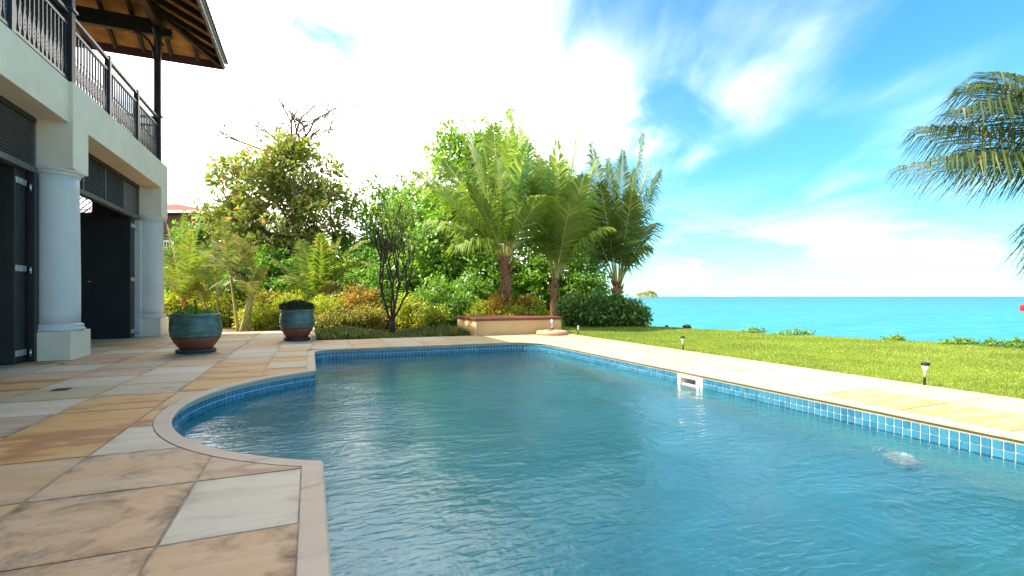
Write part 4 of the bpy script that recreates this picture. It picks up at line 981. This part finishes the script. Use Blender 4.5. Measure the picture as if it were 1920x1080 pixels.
# --- palm at the lawn edge whose fronds hang into the picture from the sea side
pb = G(2150, 7.3, -0.03)
coconut('coconut_palm', 'coconut palm on the lawn whose fronds hang in above the sea', pb, (-0.3, 0.1), W(2085, 330, 7.3).z,
        [(1686, 312, 0.2, 0.16, 0.0), (1722, 240, 0.6, 0.14, 0.1), (1782, 208, -0.2, 0.34, 0.1), (1815, 160, 0.5, 0.26, 0.2), (1800, 290, 1.1, 0.16, 0), (1855, 135, -0.5, 0.24, 0.4), (2140, -60, 0.5, 0.1, 0), (2440, 150, 0.0, 0.2, 0), (2450, 330, 0.4, 0.25, 0), (2250, 480, -1.2, 0.3, 0), (2110, 40, 1.2, 0.1, 0), (2330, 20, -0.6, 0.15, 0), (1990, 500, 1.6, 0.3, 0)], 1.55, L['palmsea'], 'coconut palms', nfib=20, wdt=0.026, n_pin=84, droop=1.3, rm='rachis_dark', vee=-0.15)
reseed(6)
# --- young palms on the left and in the bed
def small_palm(name, label, px, d, z_c, tips, lmat, plen, stems=1, group='small palms', rm='rachis', wdt=0.044, n_pin=36, sr=0.045):
    base = G(px, d, -0.05); root = empty(name, base); tag(root, label, 'palm', group); m = MB()
    crowns = []
    for k in range(stems):
        ox, oy = (rng.normal() * 0.16, rng.normal() * 0.16) if stems > 1 else (0, 0); hh = z_c * (1.0 if k == 0 else rng.uniform(0.6, 1.0)); lx = rng.normal() * 0.14 if stems > 1 else 0
        pts = [Vector((ox + lx * q * 2, oy, -0.05 + hh * q)) for q in np.linspace(0, 1, 10)]; m.tube(pts, [sr * (1.1 - 0.4 * q + 0.06 * (i % 2)) for i, q in enumerate(np.linspace(0, 1, 10))], 8); crowns.append(pts[-1])
    m.build('stem', M['rachis'] if stems > 1 else M['palmbark'], root); dc = base.dot(FW)
    for i, (px_, py_, dd, bow, tw) in enumerate(tips):
        cr = crowns[i % stems]; T = W(px_, py_, dc + dd) - base
        frond('frond', cr + Vector((0, 0, -0.05)), T, Vector((0, 0, bow)) * (T - cr).length, root, lmat, M[rm], n_pin, plen, 0.45, 0.3, wdt, tw, 0.016, 0.15)
    return root
small_palm('young_palm', 'yellow stemmed young palm rising behind the large glazed pot', 344, 16.2, 0.75,
           [(306, 398, -0.3, 0.10, 0), (345, 395, 0.2, 0.02, 0.4), (378, 408, 0.3, 0.10, 0), (306, 470, 0.3, 0.25, 0), (392, 470, -0.3, 0.28, 0), (318, 430, 0.8, 0.1, 0.2), (372, 520, -0.6, 0.4, 0), (304, 520, -0.5, 0.4, 0), (360, 430, -0.8, 0.08, 0.2)], L['palmyellow'], 0.48, rm='rachis_orange')
small_palm('areca_palm', 'olive areca palm clump with several thin canes by the patio edge', 447, 14.6, 1.75,
           [(418, 408, 0.1, 0.02, 0.3), (380, 500, -0.3, 0.32, 0), (500, 500, 0.2, 0.30, 0), (400, 452, 0.5, 0.22, 0), (482, 462, -0.4, 0.24, 0), (440, 440, -0.6, 0.2, 0), (366, 470, 0.5, 0.25, 0), (462, 530, -0.8, 0.4, 0), (512, 540, 0.4, 0.4, 0), (395, 540, -0.5, 0.4, 0), (430, 505, 0.9, 0.3, 0)], L['areca'], 0.42, stems=4, rm='rachis', wdt=0.042)
small_palm('areca_palm', 'short drooping areca palm left of the cane clump with orange tints', 405, 16.6, 1.0,
           [(352, 480, 0.2, 0.25, 0), (440, 470, -0.2, 0.25, 0), (400, 440, 0.3, 0.06, 0), (362, 530, -0.5, 0.4, 0), (436, 530, 0.3, 0.4, 0), (380, 455, 0.6, 0.15, 0)], L['palmyellow'], 0.40, stems=2, rm='rachis_orange')
small_palm('young_coconut_palm', 'young stemless coconut palm with arching yellow green fronds above the hedge', 602, 16.6, 0.95,
           [(512, 486, -0.3, 0.05, 0), (566, 452, 0.2, 0.03, 0.3), (602, 440, -0.2, 0.0, 0.5), (700, 500, -0.4, 0.52, 0), (690, 452, 0.5, 0.34, 0), (640, 446, 0.4, 0.10, 0.3), (540, 520, 0.4, 0.15, 0), (668, 545, -0.6, 0.5, 0)], L['palmyellow'], 0.85, n_pin=60, wdt=0.06)

reseed(4)
# --- big trees
bc = G(556, 21.5)
def LB(px, py, d, w, h, dp=None): 
    c = W(px, py, d); return (c.x, c.y, c.z, w / F * d / 2, (dp or w / F * d / 2 * 0.9), h / F * d / 2)
broad_tree('almond_tree', bc, 3.2, 0.20,
           [LB(470, 350, 21.0, 150, 110), (LB(560, 330, 21.5, 170, 130)), LB(610, 385, 21.2, 110, 120), LB(430, 420, 20.6, 110, 110), LB(520, 430, 21.5, 200, 130), LB(620, 455, 21.4, 90, 80), LB(560, 285, 21.8, 90, 60), LB(455, 480, 20.5, 140, 90)],
           320, 42, 0.25, 0.48, L['olive'], M['bark'], 'broad olive brown leaved tree with spreading tiers behind the patio', cr=0.48, nlimb=14, updir=0.3, flat=0.6, hollow=0.4)

bg1 = G(880, 20.5)
broad_tree('leafy_tree', G(860, 20.5), 2.6, 0.18,
           [LB(865, 330, 20.5, 130, 170), LB(800, 410, 20.0, 130, 150), LB(930, 300, 21.0, 120, 160), LB(860, 440, 19.6, 190, 150), LB(790, 500, 19.2, 120, 90), LB(940, 250, 21.3, 60, 70), LB(850, 275, 20.8, 70, 70)],
           330, 50, 0.21, 0.58, L['bright'], M['bark'], 'tall bright green leafy tree behind the thick trunked palm', cr=0.46, nlimb=13, flat=0.85, hollow=0.4)
broad_tree('leafy_tree', G(1030, 20.0), 2.2, 0.16,
           [LB(1010, 370, 20.0, 150, 150), LB(1080, 440, 19.6, 130, 150), LB(980, 470, 19.4, 130, 140), LB(1050, 520, 19.0, 160, 90), LB(1115, 480, 19.2, 70, 110)],
           230, 46, 0.20, 0.55, L['mid'], M['bark'], 'dark green leafy tree in the shade between the slender palms', cr=0.44, nlimb=10, flat=0.85, hollow=0.4)
broad_tree('leafy_tree', G(700, 23.5), 2.4, 0.16,
           [LB(720, 420, 23.0, 130, 150), LB(690, 480, 22.6, 150, 110), LB(770, 460, 22.4, 110, 150), LB(745, 380, 23.2, 90, 80)],
           170, 46, 0.22, 0.55, L['mid'], M['bark'], 'mid green leafy tree behind the bare stemmed frangipani', cr=0.48, nlimb=9, flat=0.85, hollow=0.4)
# --- leafless tree rising over the broad one
def bare_tree():
    base = G(548, 24.5); root = empty('bare_tree', base); tag(root, 'leafless grey twigged tree rising above the olive brown tree', 'tree'); m = MB()
    def grow(p, d, l, r, dep):
        n = 4; pts = [p]; dd = d.copy()
        for i in range(n): dd = (dd + Vector(rng.normal(size=3)) * 0.13 + Vector((0, 0, 0.03))).normalized(); pts.append(pts[-1] + dd * l / n)
        m.tube(pts, [r * (1 - 0.4 * i / n) for i in range(n + 1)], 5 if dep > 1 else 4, cap=False)
        if dep == 0: return
        for k in range(3 if dep > 1 else 4):
            q = random.choice(pts[2:]); nd = (dd + Vector(rng.normal(size=3)) * 0.62).normalized(); nd.z = abs(nd.z) * 0.8 + 0.05; grow(q, nd.normalized(), l * rng.uniform(0.55, 0.8), r * 0.55, dep - 1)
    p = Vector((0, 0, 0)); top = Vector((0.1, 0, 8.7)); m.tube([p, Vector((0.1, 0.1, 4)), top], [0.16, 0.13, 0.09], 7, cap=False)
    sd = RT
    for (lx, lz) in ((-1.0, 0.75), (-0.45, 1.1), (0.1, 1.2), (0.55, 0.8), (0.9, 0.5), (-0.8, 0.35), (0.3, 1.0)): grow(top - Vector((0, 0, rng.uniform(0, 1.0))), (sd * lx + Vector((0, 0, lz)) + FW * rng.normal() * 0.3).normalized(), rng.uniform(1.7, 2.2), 0.072, 3)
    m.build('branches', M['twig'], root)
reseed(21); bare_tree()
# --- frangipani with bare dark stems in the bed
def frangipani():
    base = G(735, 13.6, -0.03); root = empty('frangipani', base); tag(root, 'slender dark stemmed frangipani with sparse leaf tufts beside the pool', 'tree'); m = MB(); tips = []
    def W2(px, py, dd): return W(px, py, 13.6 + dd) - base
    m.tube([Vector((0, 0, -0.05)), Vector((0, 0, 0.2)), Vector((0.02, 0, 0.34))], [0.10, 0.085, 0.075], 8)
    def grow(p, d, l, r, dep):
        pts = [p]; dd = d.copy()
        for i in range(4): dd = (dd + Vector(rng.normal(size=3)) * 0.10 + Vector((0, 0, 0.10))).normalized(); pts.append(pts[-1] + dd * l / 4)
        m.tube(pts, [r * (1 - 0.3 * i / 4) for i in range(5)], 6, cap=False)
        if dep == 0: tips.append(pts[-1]); return
        for k in range(2 if rng.uniform() < 0.55 else 3):
            a = 2 * math.pi * rng.uniform(); nd = (dd + (RT * math.cos(a) + FW * math.sin(a)) * 0.48).normalized(); grow(pts[-1] if k < 2 else pts[3], nd, l * rng.uniform(0.62, 0.85), r * 0.66, dep - 1)
    for (lx, lf) in ((-0.30, 0.1), (-0.12, -0.2), (0.10, 0.15), (0.32, -0.05), (0.02, 0.3)): grow(Vector((0, 0, 0.25)), (RT * lx * 1.15 + FW * lf + Vector((0, 0, 1))).normalized(), rng.uniform(1.0, 1.3), 0.036, 4)
    m.build('stems', M['darkbark'], root)
    tips = [t for t in tips if rng.uniform() < 0.6]; a = clumps(tips, [0.12] * len(tips), 7, 0.14, 0.34, 0.6, 0.7); link('crown', leaves_mesh('crown', *a), L['mid'], root)
reseed(5); frangipani()
reseed(8)

# --- shrubs: hedge behind the bed, timber lidded box planting, seaside shrubs
SH = [
 ('hedge_shrub', 505, 16.6, 90, 538, 'redcroton', 'reddish croton with long leaves behind the small glazed pot', 0.17, 0.25),
 ('hedge_shrub', 480, 15.4, 80, 566, 'yellowgreen', 'low yellow green shrub between the cane palm and the small pot', 0.10, 0.45),
 ('hedge_shrub', 545, 16.0, 80, 546, 'yellowgreen', 'yellow green shrub directly behind the small glazed pot', 0.11, 0.45),
 ('hedge_shrub', 612, 15.2, 80, 545, 'yellowgreen', 'rounded yellow green hedge shrub right of the small pot', 0.10, 0.45),
 ('hedge_shrub', 630, 14.6, 80, 578, 'redcroton', 'rusty red low croton at the left end of the bed', 0.11, 0.4),
 ('hedge_shrub', 672, 15.6, 90, 534, 'croton', 'orange topped croton hedge left of the frangipani', 0.12, 0.4),
 ('hedge_shrub', 690, 14.7, 70, 572, 'redcroton', 'bronze low croton in front of the orange croton hedge', 0.11, 0.4),
 ('hedge_shrub', 738, 16.2, 80, 540, 'mid', 'mid green shrub behind the frangipani stems', 0.12, 0.42),
 ('hedge_shrub', 770, 15.2, 70, 548, 'yellowgreen', 'yellow green shrub just right of the frangipani', 0.11, 0.42),
 ('hedge_shrub', 822, 15.8, 100, 520, 'bright', 'tall bright green shrub in the hedge middle', 0.13, 0.45),
 ('hedge_shrub', 808, 14.8, 70, 566, 'yellowgreen', 'low lime shrub in front of the tall bright green one', 0.13, 0.25),
 ('hedge_shrub', 862, 15.4, 70, 545, 'bright', 'bright green shrub left of the timber lidded box', 0.13, 0.3),
 ('hedge_shrub', 880, 16.8, 90, 510, 'mid', 'dark green shrub in the shade behind the timber lidded box corner', 0.14, 0.45),
 ('box_shrub', 905, 14.9, 56, 562, 'yellowgreen', 'yellow croton over the left end of the timber lidded box', 0.10, 0.42),
 ('box_shrub', 938, 15.0, 54, 545, 'croton', 'orange croton against the thick palm trunk', 0.12, 0.42),
 ('box_shrub', 985, 15.1, 44, 548, 'croton', 'orange croton right of the thick palm trunk', 0.12, 0.42),
 ('box_shrub', 965, 14.7, 60, 572, 'yellowgreen', 'low strappy lime plant along the back of the timber lidded box', 0.14, 0.16),
 ('box_shrub', 1010, 15.0, 36, 560, 'yellowgreen', 'small yellow green shrub over the right end of the timber lidded box', 0.10, 0.42),
 ('beach_shrub', 1075, 16.6, 70, 552, 'glossy', 'glossy leaved beach shrub just right of the timber lidded box', 0.17, 0.45),
 ('beach_shrub', 1120, 16.4, 80, 552, 'glossy', 'glossy beach shrub below the sea side palm', 0.17, 0.45),
 ('beach_shrub', 1165, 16.6, 80, 552, 'glossy', 'glossy beach shrub with pale leaf tips near the lawn corner', 0.17, 0.45),
 ('beach_shrub', 1192, 16.5, 46, 572, 'glossy', 'lowest beach shrub reaching out in front of the sea', 0.16, 0.45),
 ('garden_shrub', 322, 17.2, 60, 545, 'yellowgreen', 'sunlit yellow green shrub beside the far column', 0.13, 0.4),
 ('garden_shrub', 322, 15.9, 60, 588, 'cover', 'low pale green tuft plant at the foot of the far column', 0.20, 0.14),
 ('garden_shrub', 372, 17.6, 80, 520, 'yellowgreen', 'loose green shrub behind the large pot', 0.13, 0.42),
 ('garden_shrub', 418, 17.2, 70, 545, 'yellowgreen', 'yellow green shrub behind the cane palm', 0.12, 0.42),
 ('garden_shrub', 455, 18.2, 110, 505, 'mid', 'mid green shrub under the olive brown tree', 0.15, 0.45),
 ('garden_shrub', 540, 19.0, 110, 512, 'mid', 'dark green shrub at the foot of the olive brown tree', 0.15, 0.45),
 ('garden_shrub', 640, 18.8, 110, 500, 'mid', 'green shrub behind the young coconut palm', 0.15, 0.45),
 ('garden_shrub', 725, 18.6, 110, 490, 'mid', 'tall green shrub behind the frangipani crown', 0.15, 0.45),
 ('garden_shrub', 828, 19.0, 120, 470, 'mid', 'dense green bush behind the tall bright green hedge shrub', 0.16, 0.45),
 ('garden_shrub', 690, 20.2, 130, 462, 'mid', 'dense green bush left of the frangipani crown', 0.17, 0.45),
 ('garden_shrub', 915, 18.4, 130, 462, 'mid', 'dense green bush closing the gap left of the thick palm trunk', 0.16, 0.45),
 ('garden_shrub', 1000, 18.4, 120, 468, 'mid', 'dense green bush between the thick and the slender palm', 0.16, 0.45),
 ('garden_shrub', 1092, 18.0, 100, 500, 'mid', 'green bush behind the glossy beach shrubs', 0.16, 0.45),
 ('garden_shrub', 505, 19.6, 130, 462, 'mid', 'wide green bush left of the olive brown tree trunk', 0.17, 0.45),
 ('garden_shrub', 592, 19.8, 120, 462, 'mid', 'wide green bush right of the olive brown tree trunk', 0.17, 0.45),
 ('garden_shrub', 368, 20.5, 110, 418, 'mid', 'large green bush in front of the red roofed house', 0.18, 0.45),
]
for nm, px, d, wp, tp, lm, lab, lf, asp in SH: shrub(nm, px, d, wp, tp, L[lm], lab, lf, asp, group={'hedge_shrub': 'hedge shrubs along the bed', 'box_shrub': 'shrubs behind the timber lidded box', 'beach_shrub': 'beach shrubs by the lawn', 'garden_shrub': 'garden shrubs behind the patio'}[nm])
# --- low planting at the front of the bed (uncountable)
def ground_cover():
    N = 15000; x = rng.uniform(0.14, 3.8, N); y = rng.uniform(11.98, 14.6, N); k = (np.sin(x * 5.1) * np.sin(y * 4.3 + x) > -0.35); x, y = x[k], y[k]; n = len(x)
    p = np.stack([x, y, np.full(n, -0.05)], -1); a = unit(np.stack([rng.normal(size=n) * 0.5, rng.normal(size=n) * 0.5, np.ones(n)], -1)); nr = unit(rng.normal(size=(n, 3)) + np.array([0, -0.6, 0.3])); l = rng.uniform(0.10, 0.26, n) * (0.75 + 0.35 * np.sin(x * 2.2)); 
    o = link('ground_cover', leaves_mesh('ground_cover', p, a, nr, l, l * 0.16), L['cover']); tag(o, 'low strappy ground cover along the front of the bed', 'ground cover', kind='stuff')
    # creeper and coarse leaves along the seaward lawn edge
    ys = [(1, 1445, 30), (1, 1500, 40), (1, 1690, 34), (1, 1800, 46), (1, 1868, 40), (1, 1905, 60)]
ground_cover()
def strand():
    labs = ['tiny lime creeper clump on the lawn edge nearest the beach shrubs', 'lime creeper clump on the lawn edge above the skimmer', 'sparse creeper clump left of the near lawn light', 'long creeper clump on the lawn edge beside the near lawn light', 'creeper clump right of the near lawn light', 'tallest creeper clump at the end of the lawn edge by the red boat']
    for (px, wp, hp), lab in zip(((1415, 42, 8), (1490, 58, 9), (1680, 30, 6), (1800, 60, 9), (1862, 36, 9), (1905, 44, 16)), labs):
        k = (px - CX) / F; d = 10.0
        for it in range(40):
            p = FW * d + RT * (k * d); s = p.x - shore(p.y); d -= s * 0.6
        d -= 0.02; p = G(px, d, -0.04); w = wp / F * d; h = hp / F * d + 0.05; root = empty('beach_creeper', p); tag(root, lab, 'plant', 'creepers on the lawn edge'); n = int(wp * 3.2)
        lx = rng.uniform(-0.5, 0.5, n) * w; c = np.stack([RT.x * lx + FW.x * rng.normal(size=n) * 0.08, RT.y * lx + FW.y * rng.normal(size=n) * 0.08, rng.uniform(0.0, 0.85, n) * h * (1 - (2 * lx / w) ** 2 * 0.6)], -1)
        a = unit(rng.normal(size=(n, 3)) * np.array([1, 1, 0.5]) + np.array([0, 0, 0.5])); nr = unit(rng.normal(size=(n, 3)) * 0.5 + np.array([0, 0, 1])); l = rng.uniform(0.06, 0.12, n)
        link('foliage', leaves_mesh('foliage', c, a, nr, l, l * 0.5), L['strandleaf'], root)
strand()

# ------------------------------------------------------------------ timber lidded box, pots and small things
def box_seat():
    x0, x1, y0, y1 = 3.88, 6.31, 11.70, 13.40; o = empty('timber_topped_box', (x0, y0, 0)); tag(o, 'peach rendered low box with reddish timber lid below the palms', 'box')
    w, dp = x1 - x0, y1 - y0
    MB().box(0, w, 0, dp, -0.02, 0.375).build('rendered_base', M['box'], o, bevel=0.008)
    n = 9; bw = dp / n
    for k in range(n):
        MB().box(-0.035, w + 0.035, -0.035 + k * (dp + 0.07) / n + 0.003, -0.035 + (k + 1) * (dp + 0.07) / n - 0.003, 0.410, 0.445 + random.uniform(-.001, .001)).build('lid_board', M['boxlid'], o, bevel=0.004)
    MB().box(-0.02, w + 0.02, -0.02, dp + 0.02, 0.377, 0.409).build('lid_frame', M['boxlid'], o)
box_seat()
def bed_kerb():
    o = MB().box(0.03, 0.11, 11.905, 15.7, -0.04, 0.10).build('bed_kerb', S['coping_light'], None, bevel=0.006); tag(o, 'low pale stone kerb between the patio and the planted bed', 'kerb')
bed_kerb()
def pot(loc, rmax, h, label, kind):
    o = empty('glazed_pot', loc); tag(o, label, 'pot', 'glazed pots on the patio'); zs = 0.05; s = rmax
    prof = [(0.56, 0.0), (0.60, 0.02), (0.74, 0.14), (0.86, 0.26), (0.935, 0.36)]; up = [(0.94, 0.365), (0.972, 0.43), (0.955, 0.435), (0.985, 0.46), (1.0, 0.55), (1.0, 0.60), (0.985, 0.61), (0.995, 0.625), (0.985, 0.70), (0.968, 0.71), (0.975, 0.725), (0.955, 0.80), (0.92, 0.88), (0.915, 0.905), (0.955, 0.92), (0.965, 0.95), (0.955, 0.985), (0.93, 1.0), (0.88, 0.99), (0.86, 0.93), (0.86, 0.90), (0.0, 0.895)]
    f = lambda pr: [(r * s, zs + z * h) for r, z in pr]
    MB().lathe(f(prof), 48).build('terracotta_foot', M['potred'], o); MB().lathe(f(up), 48).build('glazed_body', M['potgreen'], o)
    m = MB().lathe([(0.0, zs + 0.9 * h), (0.86 * s, zs + 0.9 * h)], 24); m.build('potting_soil', M['soil'], o)
    MB().lathe([(0.70 * s, 0.0), (0.75 * s, 0.012), (0.77 * s, 0.05), (0.765 * s, 0.062), (0.72 * s, 0.062), (0.70 * s, 0.045), (0.0, 0.043)], 40).build('saucer', M['saucer'], o)
    return o, zs + 0.9 * h
p1, zt1 = pot(G(368, 8.72), 0.41, 0.645, 'large sea green glazed pot with red foot near the columns', 0)
p2, zt2 = pot(G(557, 11.15), 0.375, 0.66, 'smaller sea green glazed pot with bushy dark grass by the bed kerb', 1)
def pot_plant(loc, zt, label, n, rad, hh, spread, wd, lm, extra=False):
    o = empty('pot_plant', (loc[0], loc[1], zt)); tag(o, label, 'plant')
    th = rng.uniform(0, 2 * math.pi, n); r = rad * np.sqrt(rng.uniform(0, 1, n)); p = np.stack([r * np.cos(th), r * np.sin(th), np.zeros(n)], -1)
    a = unit(np.stack([np.cos(th) * spread * r / rad + rng.normal(size=n) * 0.16, np.sin(th) * spread * r / rad + rng.normal(size=n) * 0.16, np.ones(n)], -1)); l = hh * rng.uniform(0.6, 1.1, n) * (1 - 0.35 * (r / rad) ** 2)
    link('foliage', leaves_mesh('foliage', p, a, unit(rng.normal(size=(n, 3))), l, np.full(n, wd)), L[lm], o)
    if extra:
        m = MB(); m.tube([(0, 0, -0.05), (0.01, 0, 0.14), (-0.03, 0.01, 0.30)], [0.02, 0.017, 0.012], 6); m.tube([(0.005, 0, 0.1), (0.09, 0.02, 0.2)], [0.012, 0.008], 5); m.build('stub_stem', M['darkbark'], o)
pot_plant(p1.location, zt1, 'sparse low plants and cut stem growing in the large pot', 240, 0.31, 0.22, 0.7, 0.022, 'mid', True)
pot_plant(p2.location, zt2, 'dense dark tufted grass growing in the smaller pot', 2600, 0.32, 0.30, 0.35, 0.012, 'potgrass')
# parasol foot
def parasol_base():
    o = empty('parasol_base', G(1035, 12.75)); tag(o, 'round terracotta parasol base with short empty tube beside the timber lidded box', 'parasol base')
    MB().lathe([(0.40, 0.0), (0.42, 0.015), (0.425, 0.05), (0.405, 0.09), (0.36, 0.11), (0.30, 0.118), (0.10, 0.125), (0.0, 0.126)], 44).build('base_disc', M['umbbase'], o)
    MB().lathe([(0.030, 0.12), (0.030, 0.40), (0.026, 0.40), (0.026, 0.14)], 20).build('tube', M['steel'], o)
    m = MB().lathe([(0.05, 0.123), (0.05, 0.15), (0.032, 0.165), (0.0301, 0.166)], 20); m.build('collar', M['blackplastic'], o)
    for a in (2.6, 0.4, 4.0):
        MB().lathe([(0.032, 0.115), (0.032, 0.135), (0.0, 0.138)], 12, (0.26 * math.cos(a), 0.26 * math.sin(a), 0)).build('filler_cap', M['blackplastic'], o)
parasol_base()
# solar lights on the lawn edge
def lawn_light(loc, label, tilt):
    o = empty('lawn_light', loc); o.rotation_euler = tilt; tag(o, label, 'garden light', 'lights along the lawn edge')
    MB().lathe([(0.011, -0.05), (0.013, 0.10), (0.013, 0.102)], 14).build('stake', M['blackplastic'], o)
    MB().lathe([(0.0135, 0.10), (0.0135, 0.165)], 16).build('sleeve', M['steel'], o)
    MB().lathe([(0.015, 0.163), (0.015, 0.172), (0.024, 0.178), (0.034, 0.235), (0.030, 0.237)], 20).build('lens', M['frost'], o)
    MB().lathe([(0.0, 0.2355), (0.0405, 0.236), (0.0415, 0.262), (0.036, 0.268), (0.0, 0.270)], 24).build('cap', M['blackplastic'], o)
lawn_light(G(1733, 5.48, -0.01), 'nearest solar lawn light with black cap and steel sleeve', (R(2), R(1), 0))
lawn_light(G(1281, 9.1, -0.01), 'solar lawn light opposite the skimmer, tilted slightly', (R(3), R(-6), 0))
lawn_light(G(1084, 12.9, -0.01), 'farthest solar lawn light beside the parasol base', (0, R(2), 0))
# drain cover in the patio
def drain():
    p = G(115, 5.2, 0.0); o = empty('drain_cover', p); tag(o, 'small dark drain grate set in a white patio slab', 'drain')
    MB().box(-0.075, 0.075, -0.075, 0.075, 0.0025, 0.006).build('frame', M['drain'], o)
    for k in range(6): MB().box(-0.06, 0.06, -0.062 + 0.0235 * k, -0.050 + 0.0235 * k, 0.0065, 0.010).build('grate_bar', M['saucer'], o)
drain()
# house beyond the garden
def neighbour():
    c = G(386, 34.0); o = empty('neighbour_house', (c.x, c.y, 0)); o.rotation_euler = (0, 0, -YAW); tag(o, 'neighbouring house with bright red roof seen behind the far column', 'house')
    zE = EYE + (HY - 393) / F * 34
    MB().box(-9, -0.9, 0.8, 8, -0.05, zE - 0.05).build('wall', M['bark'], o)  # wall colour is dark to put the shade under the eaves into it
    MB().box(-8.2, -1.2, 0.70, 0.798, 3.2, 5.6).build('verandah_shade_panel', M['darkwood'], o)  # flat dark panel on the wall, painted in place of verandah shade
    m = MB(); T = 0.0; a = (-9.6, 0, zE); b = (0, 0, zE); c2 = (0, 8.8, zE); d = (-9.6, 8.8, zE); e = (-4.8, 4.0, zE + 1.15); f = (-4.8, 4.8, zE + 1.15)
    m.add([a, b, c2, d, e, f], [(0, 1, 4), (1, 2, 5, 4), (2, 3, 5), (3, 0, 4, 5)]); m.build('roof', M['redroof'], o)
    m = MB(); m.box(-9.6, 0.0, -0.04, -0.001, zE - 0.22, zE - 0.02); m.box(0.001, 0.04, -0.04, 8.8, zE - 0.22, zE - 0.02); m.build('fascia', M['white'], o)
    MB().box(-9.6, 0, 0.0, 8.8, zE - 0.24, zE - 0.221).build('eaves_soffit', M['darkwood'], o)
    zb = 3.95
    MB().box(-9, -0.7, 0.2, 0.79, zb - 0.2, zb).build('balcony_floor', M['white'], o)
    rl = empty('railing', (0, 0.25, zb), o); MB().box(-9, -0.7, -0.03, 0.03, 0.92, 1.0).build('handrail', M['white'], rl)
    for k in range(42): MB().box(-8.95 + 0.2 * k, -8.91 + 0.2 * k, -0.02, 0.02, 0.0, 0.92).build('baluster', M['white'], rl)
    for x in (-0.75, -3.5, -6.3): MB().box(x - 0.1, x + 0.1, 0.2, 0.4, -0.05, zE - 0.23).build('post', M['white'], o)
neighbour()
# island, boat, shore rocks
def island():
    c = G(1212, 950, -1.3); o = empty('island', c); tag(o, 'small wooded island low on the horizon', 'island'); o['kind'] = 'structure'
    n = 40; m = 16; v = []; f = []
    def hh(u): return np.interp(u, [-1, -0.85, -0.6, -0.3, 0.0, 0.25, 0.45, 0.6, 0.8, 1.0], [0, 3.0, 7.5, 9.5, 10.5, 13.5, 12.0, 10.0, 3.0, 0])
    for j in range(m + 1):
        q = -1 + 2 * j / m
        for i in range(n + 1):
            u = -1 + 2 * i / n; r = max(0, 1 - q * q) ** 0.5; z = hh(u) * r * (1 + 0.12 * rng.normal()) - 0.3
            p = RT * (u * 25) + FW * (q * 14); v.append((p.x, p.y, z))
    for j in range(m):
        for i in range(n): a = j * (n + 1) + i; f.append((a, a + 1, a + n + 2, a + n + 1))
    link('terrain', npmesh('terrain', v, f, True), simple('island_scrub', (0.17, 0.19, 0.10), 0.95, 0.35, 0.12, 0.3, 1.0, 0.1, dirt=(0.34, 0.29, 0.20), dirt_amt=0.7), o)
    k = 420; u = rng.uniform(-0.75, 0.7, k); q = rng.uniform(-0.7, 0.4, k); P = np.stack([RT.x * u * 25 + FW.x * q * 14, RT.y * u * 25 + FW.y * q * 14, hh(u) * np.sqrt(1 - q * q) - 0.2], -1)
    a = clumps(P, np.full(k, 1.0), 10, 1.3, 0.8, 0.4, 0.8); link('scrub', leaves_mesh('scrub', *a), L['olive'], o)
island()
def boat():
    c = G(1921, 74, -1.2); o = empty('boat', c); o.rotation_euler = (0, 0, math.atan2(RT.y, RT.x)); tag(o, 'small red boat on the lagoon at the edge of the picture', 'boat')
    m = MB(); secs = [(-0.75, 0.02, 0.50), (-0.45, 0.30, 0.44), (0.2, 0.50, 0.38), (1.4, 0.58, 0.34), (2.6, 0.52, 0.36), (2.9, 0.50, 0.37)]; vs = []
    for x, w, z in secs: vs += [(x, -w, z), (x + 0.1, -w * 0.55, -0.12), (x + 0.1, w * 0.55, -0.12), (x, w, z)]
    fs = [(4*i + a, 4*i + a + 1, 4*(i+1) + a + 1, 4*(i+1) + a) for i in range(5) for a in range(3)] + [(20, 21, 22, 23), (3, 2, 1, 0)]
    m.add(vs, fs); m.build('hull', M['redboat'], o)
    m = MB(); vs = []
    for x, w, z in secs: vs += [(x, -w - 0.02, z), (x, w + 0.02, z), (x, w + 0.02, z + 0.07), (x, -w - 0.02, z + 0.07)]
    fs = [(4*i + a, 4*i + (a + 1) % 4, 4*(i+1) + (a + 1) % 4, 4*(i+1) + a) for i in range(5) for a in range(4)] + [(3, 2, 1, 0), (20, 21, 22, 23)]
    m.add(vs, fs); m.build('gunwale', M['blackplastic'], o)
    MB().box(-0.35, 1.9, -0.38, 0.38, 0.52, 1.0).build('canopy', M['redboat'], o, bevel=0.08)
    MB().box(2.85, 3.05, -0.12, 0.12, -0.1, 0.8).build('outboard_motor', M['blackplastic'], o, bevel=0.02)
boat()
def rocks():
    for (px, w, lab) in ((1288, 0.30, 'dark rounded rock on the lawn edge near the beach shrubs'), (1250, 0.13, 'tiny dark rock on the lawn edge left of the rounded one')):
        k = (px - CX) / F; d = 13.0
        for it in range(40):
            p = FW * d + RT * (k * d); d -= (p.x - shore(p.y)) * 0.5
        bm = bmesh.new(); bmesh.ops.create_icosphere(bm, subdivisions=3, radius=1.0)
        for v in bm.verts:
            s = 1 + 0.16 * math.sin(v.co.x * 4 + px) * math.cos(v.co.y * 5) + 0.10 * math.sin(v.co.z * 9 + v.co.x * 3); v.co = Vector((v.co.x * w * 0.5 * s, v.co.y * w * 0.4 * s, v.co.z * w * 0.30 * s))
        me = bpy.data.meshes.new('shore_rock'); bm.to_mesh(me); bm.free(); o = link('shore_rock', me, M['rock']); o.location = G(px, d - 0.05, 0.02); tag(o, lab, 'rock', 'rocks on the lawn edge')
rocks()
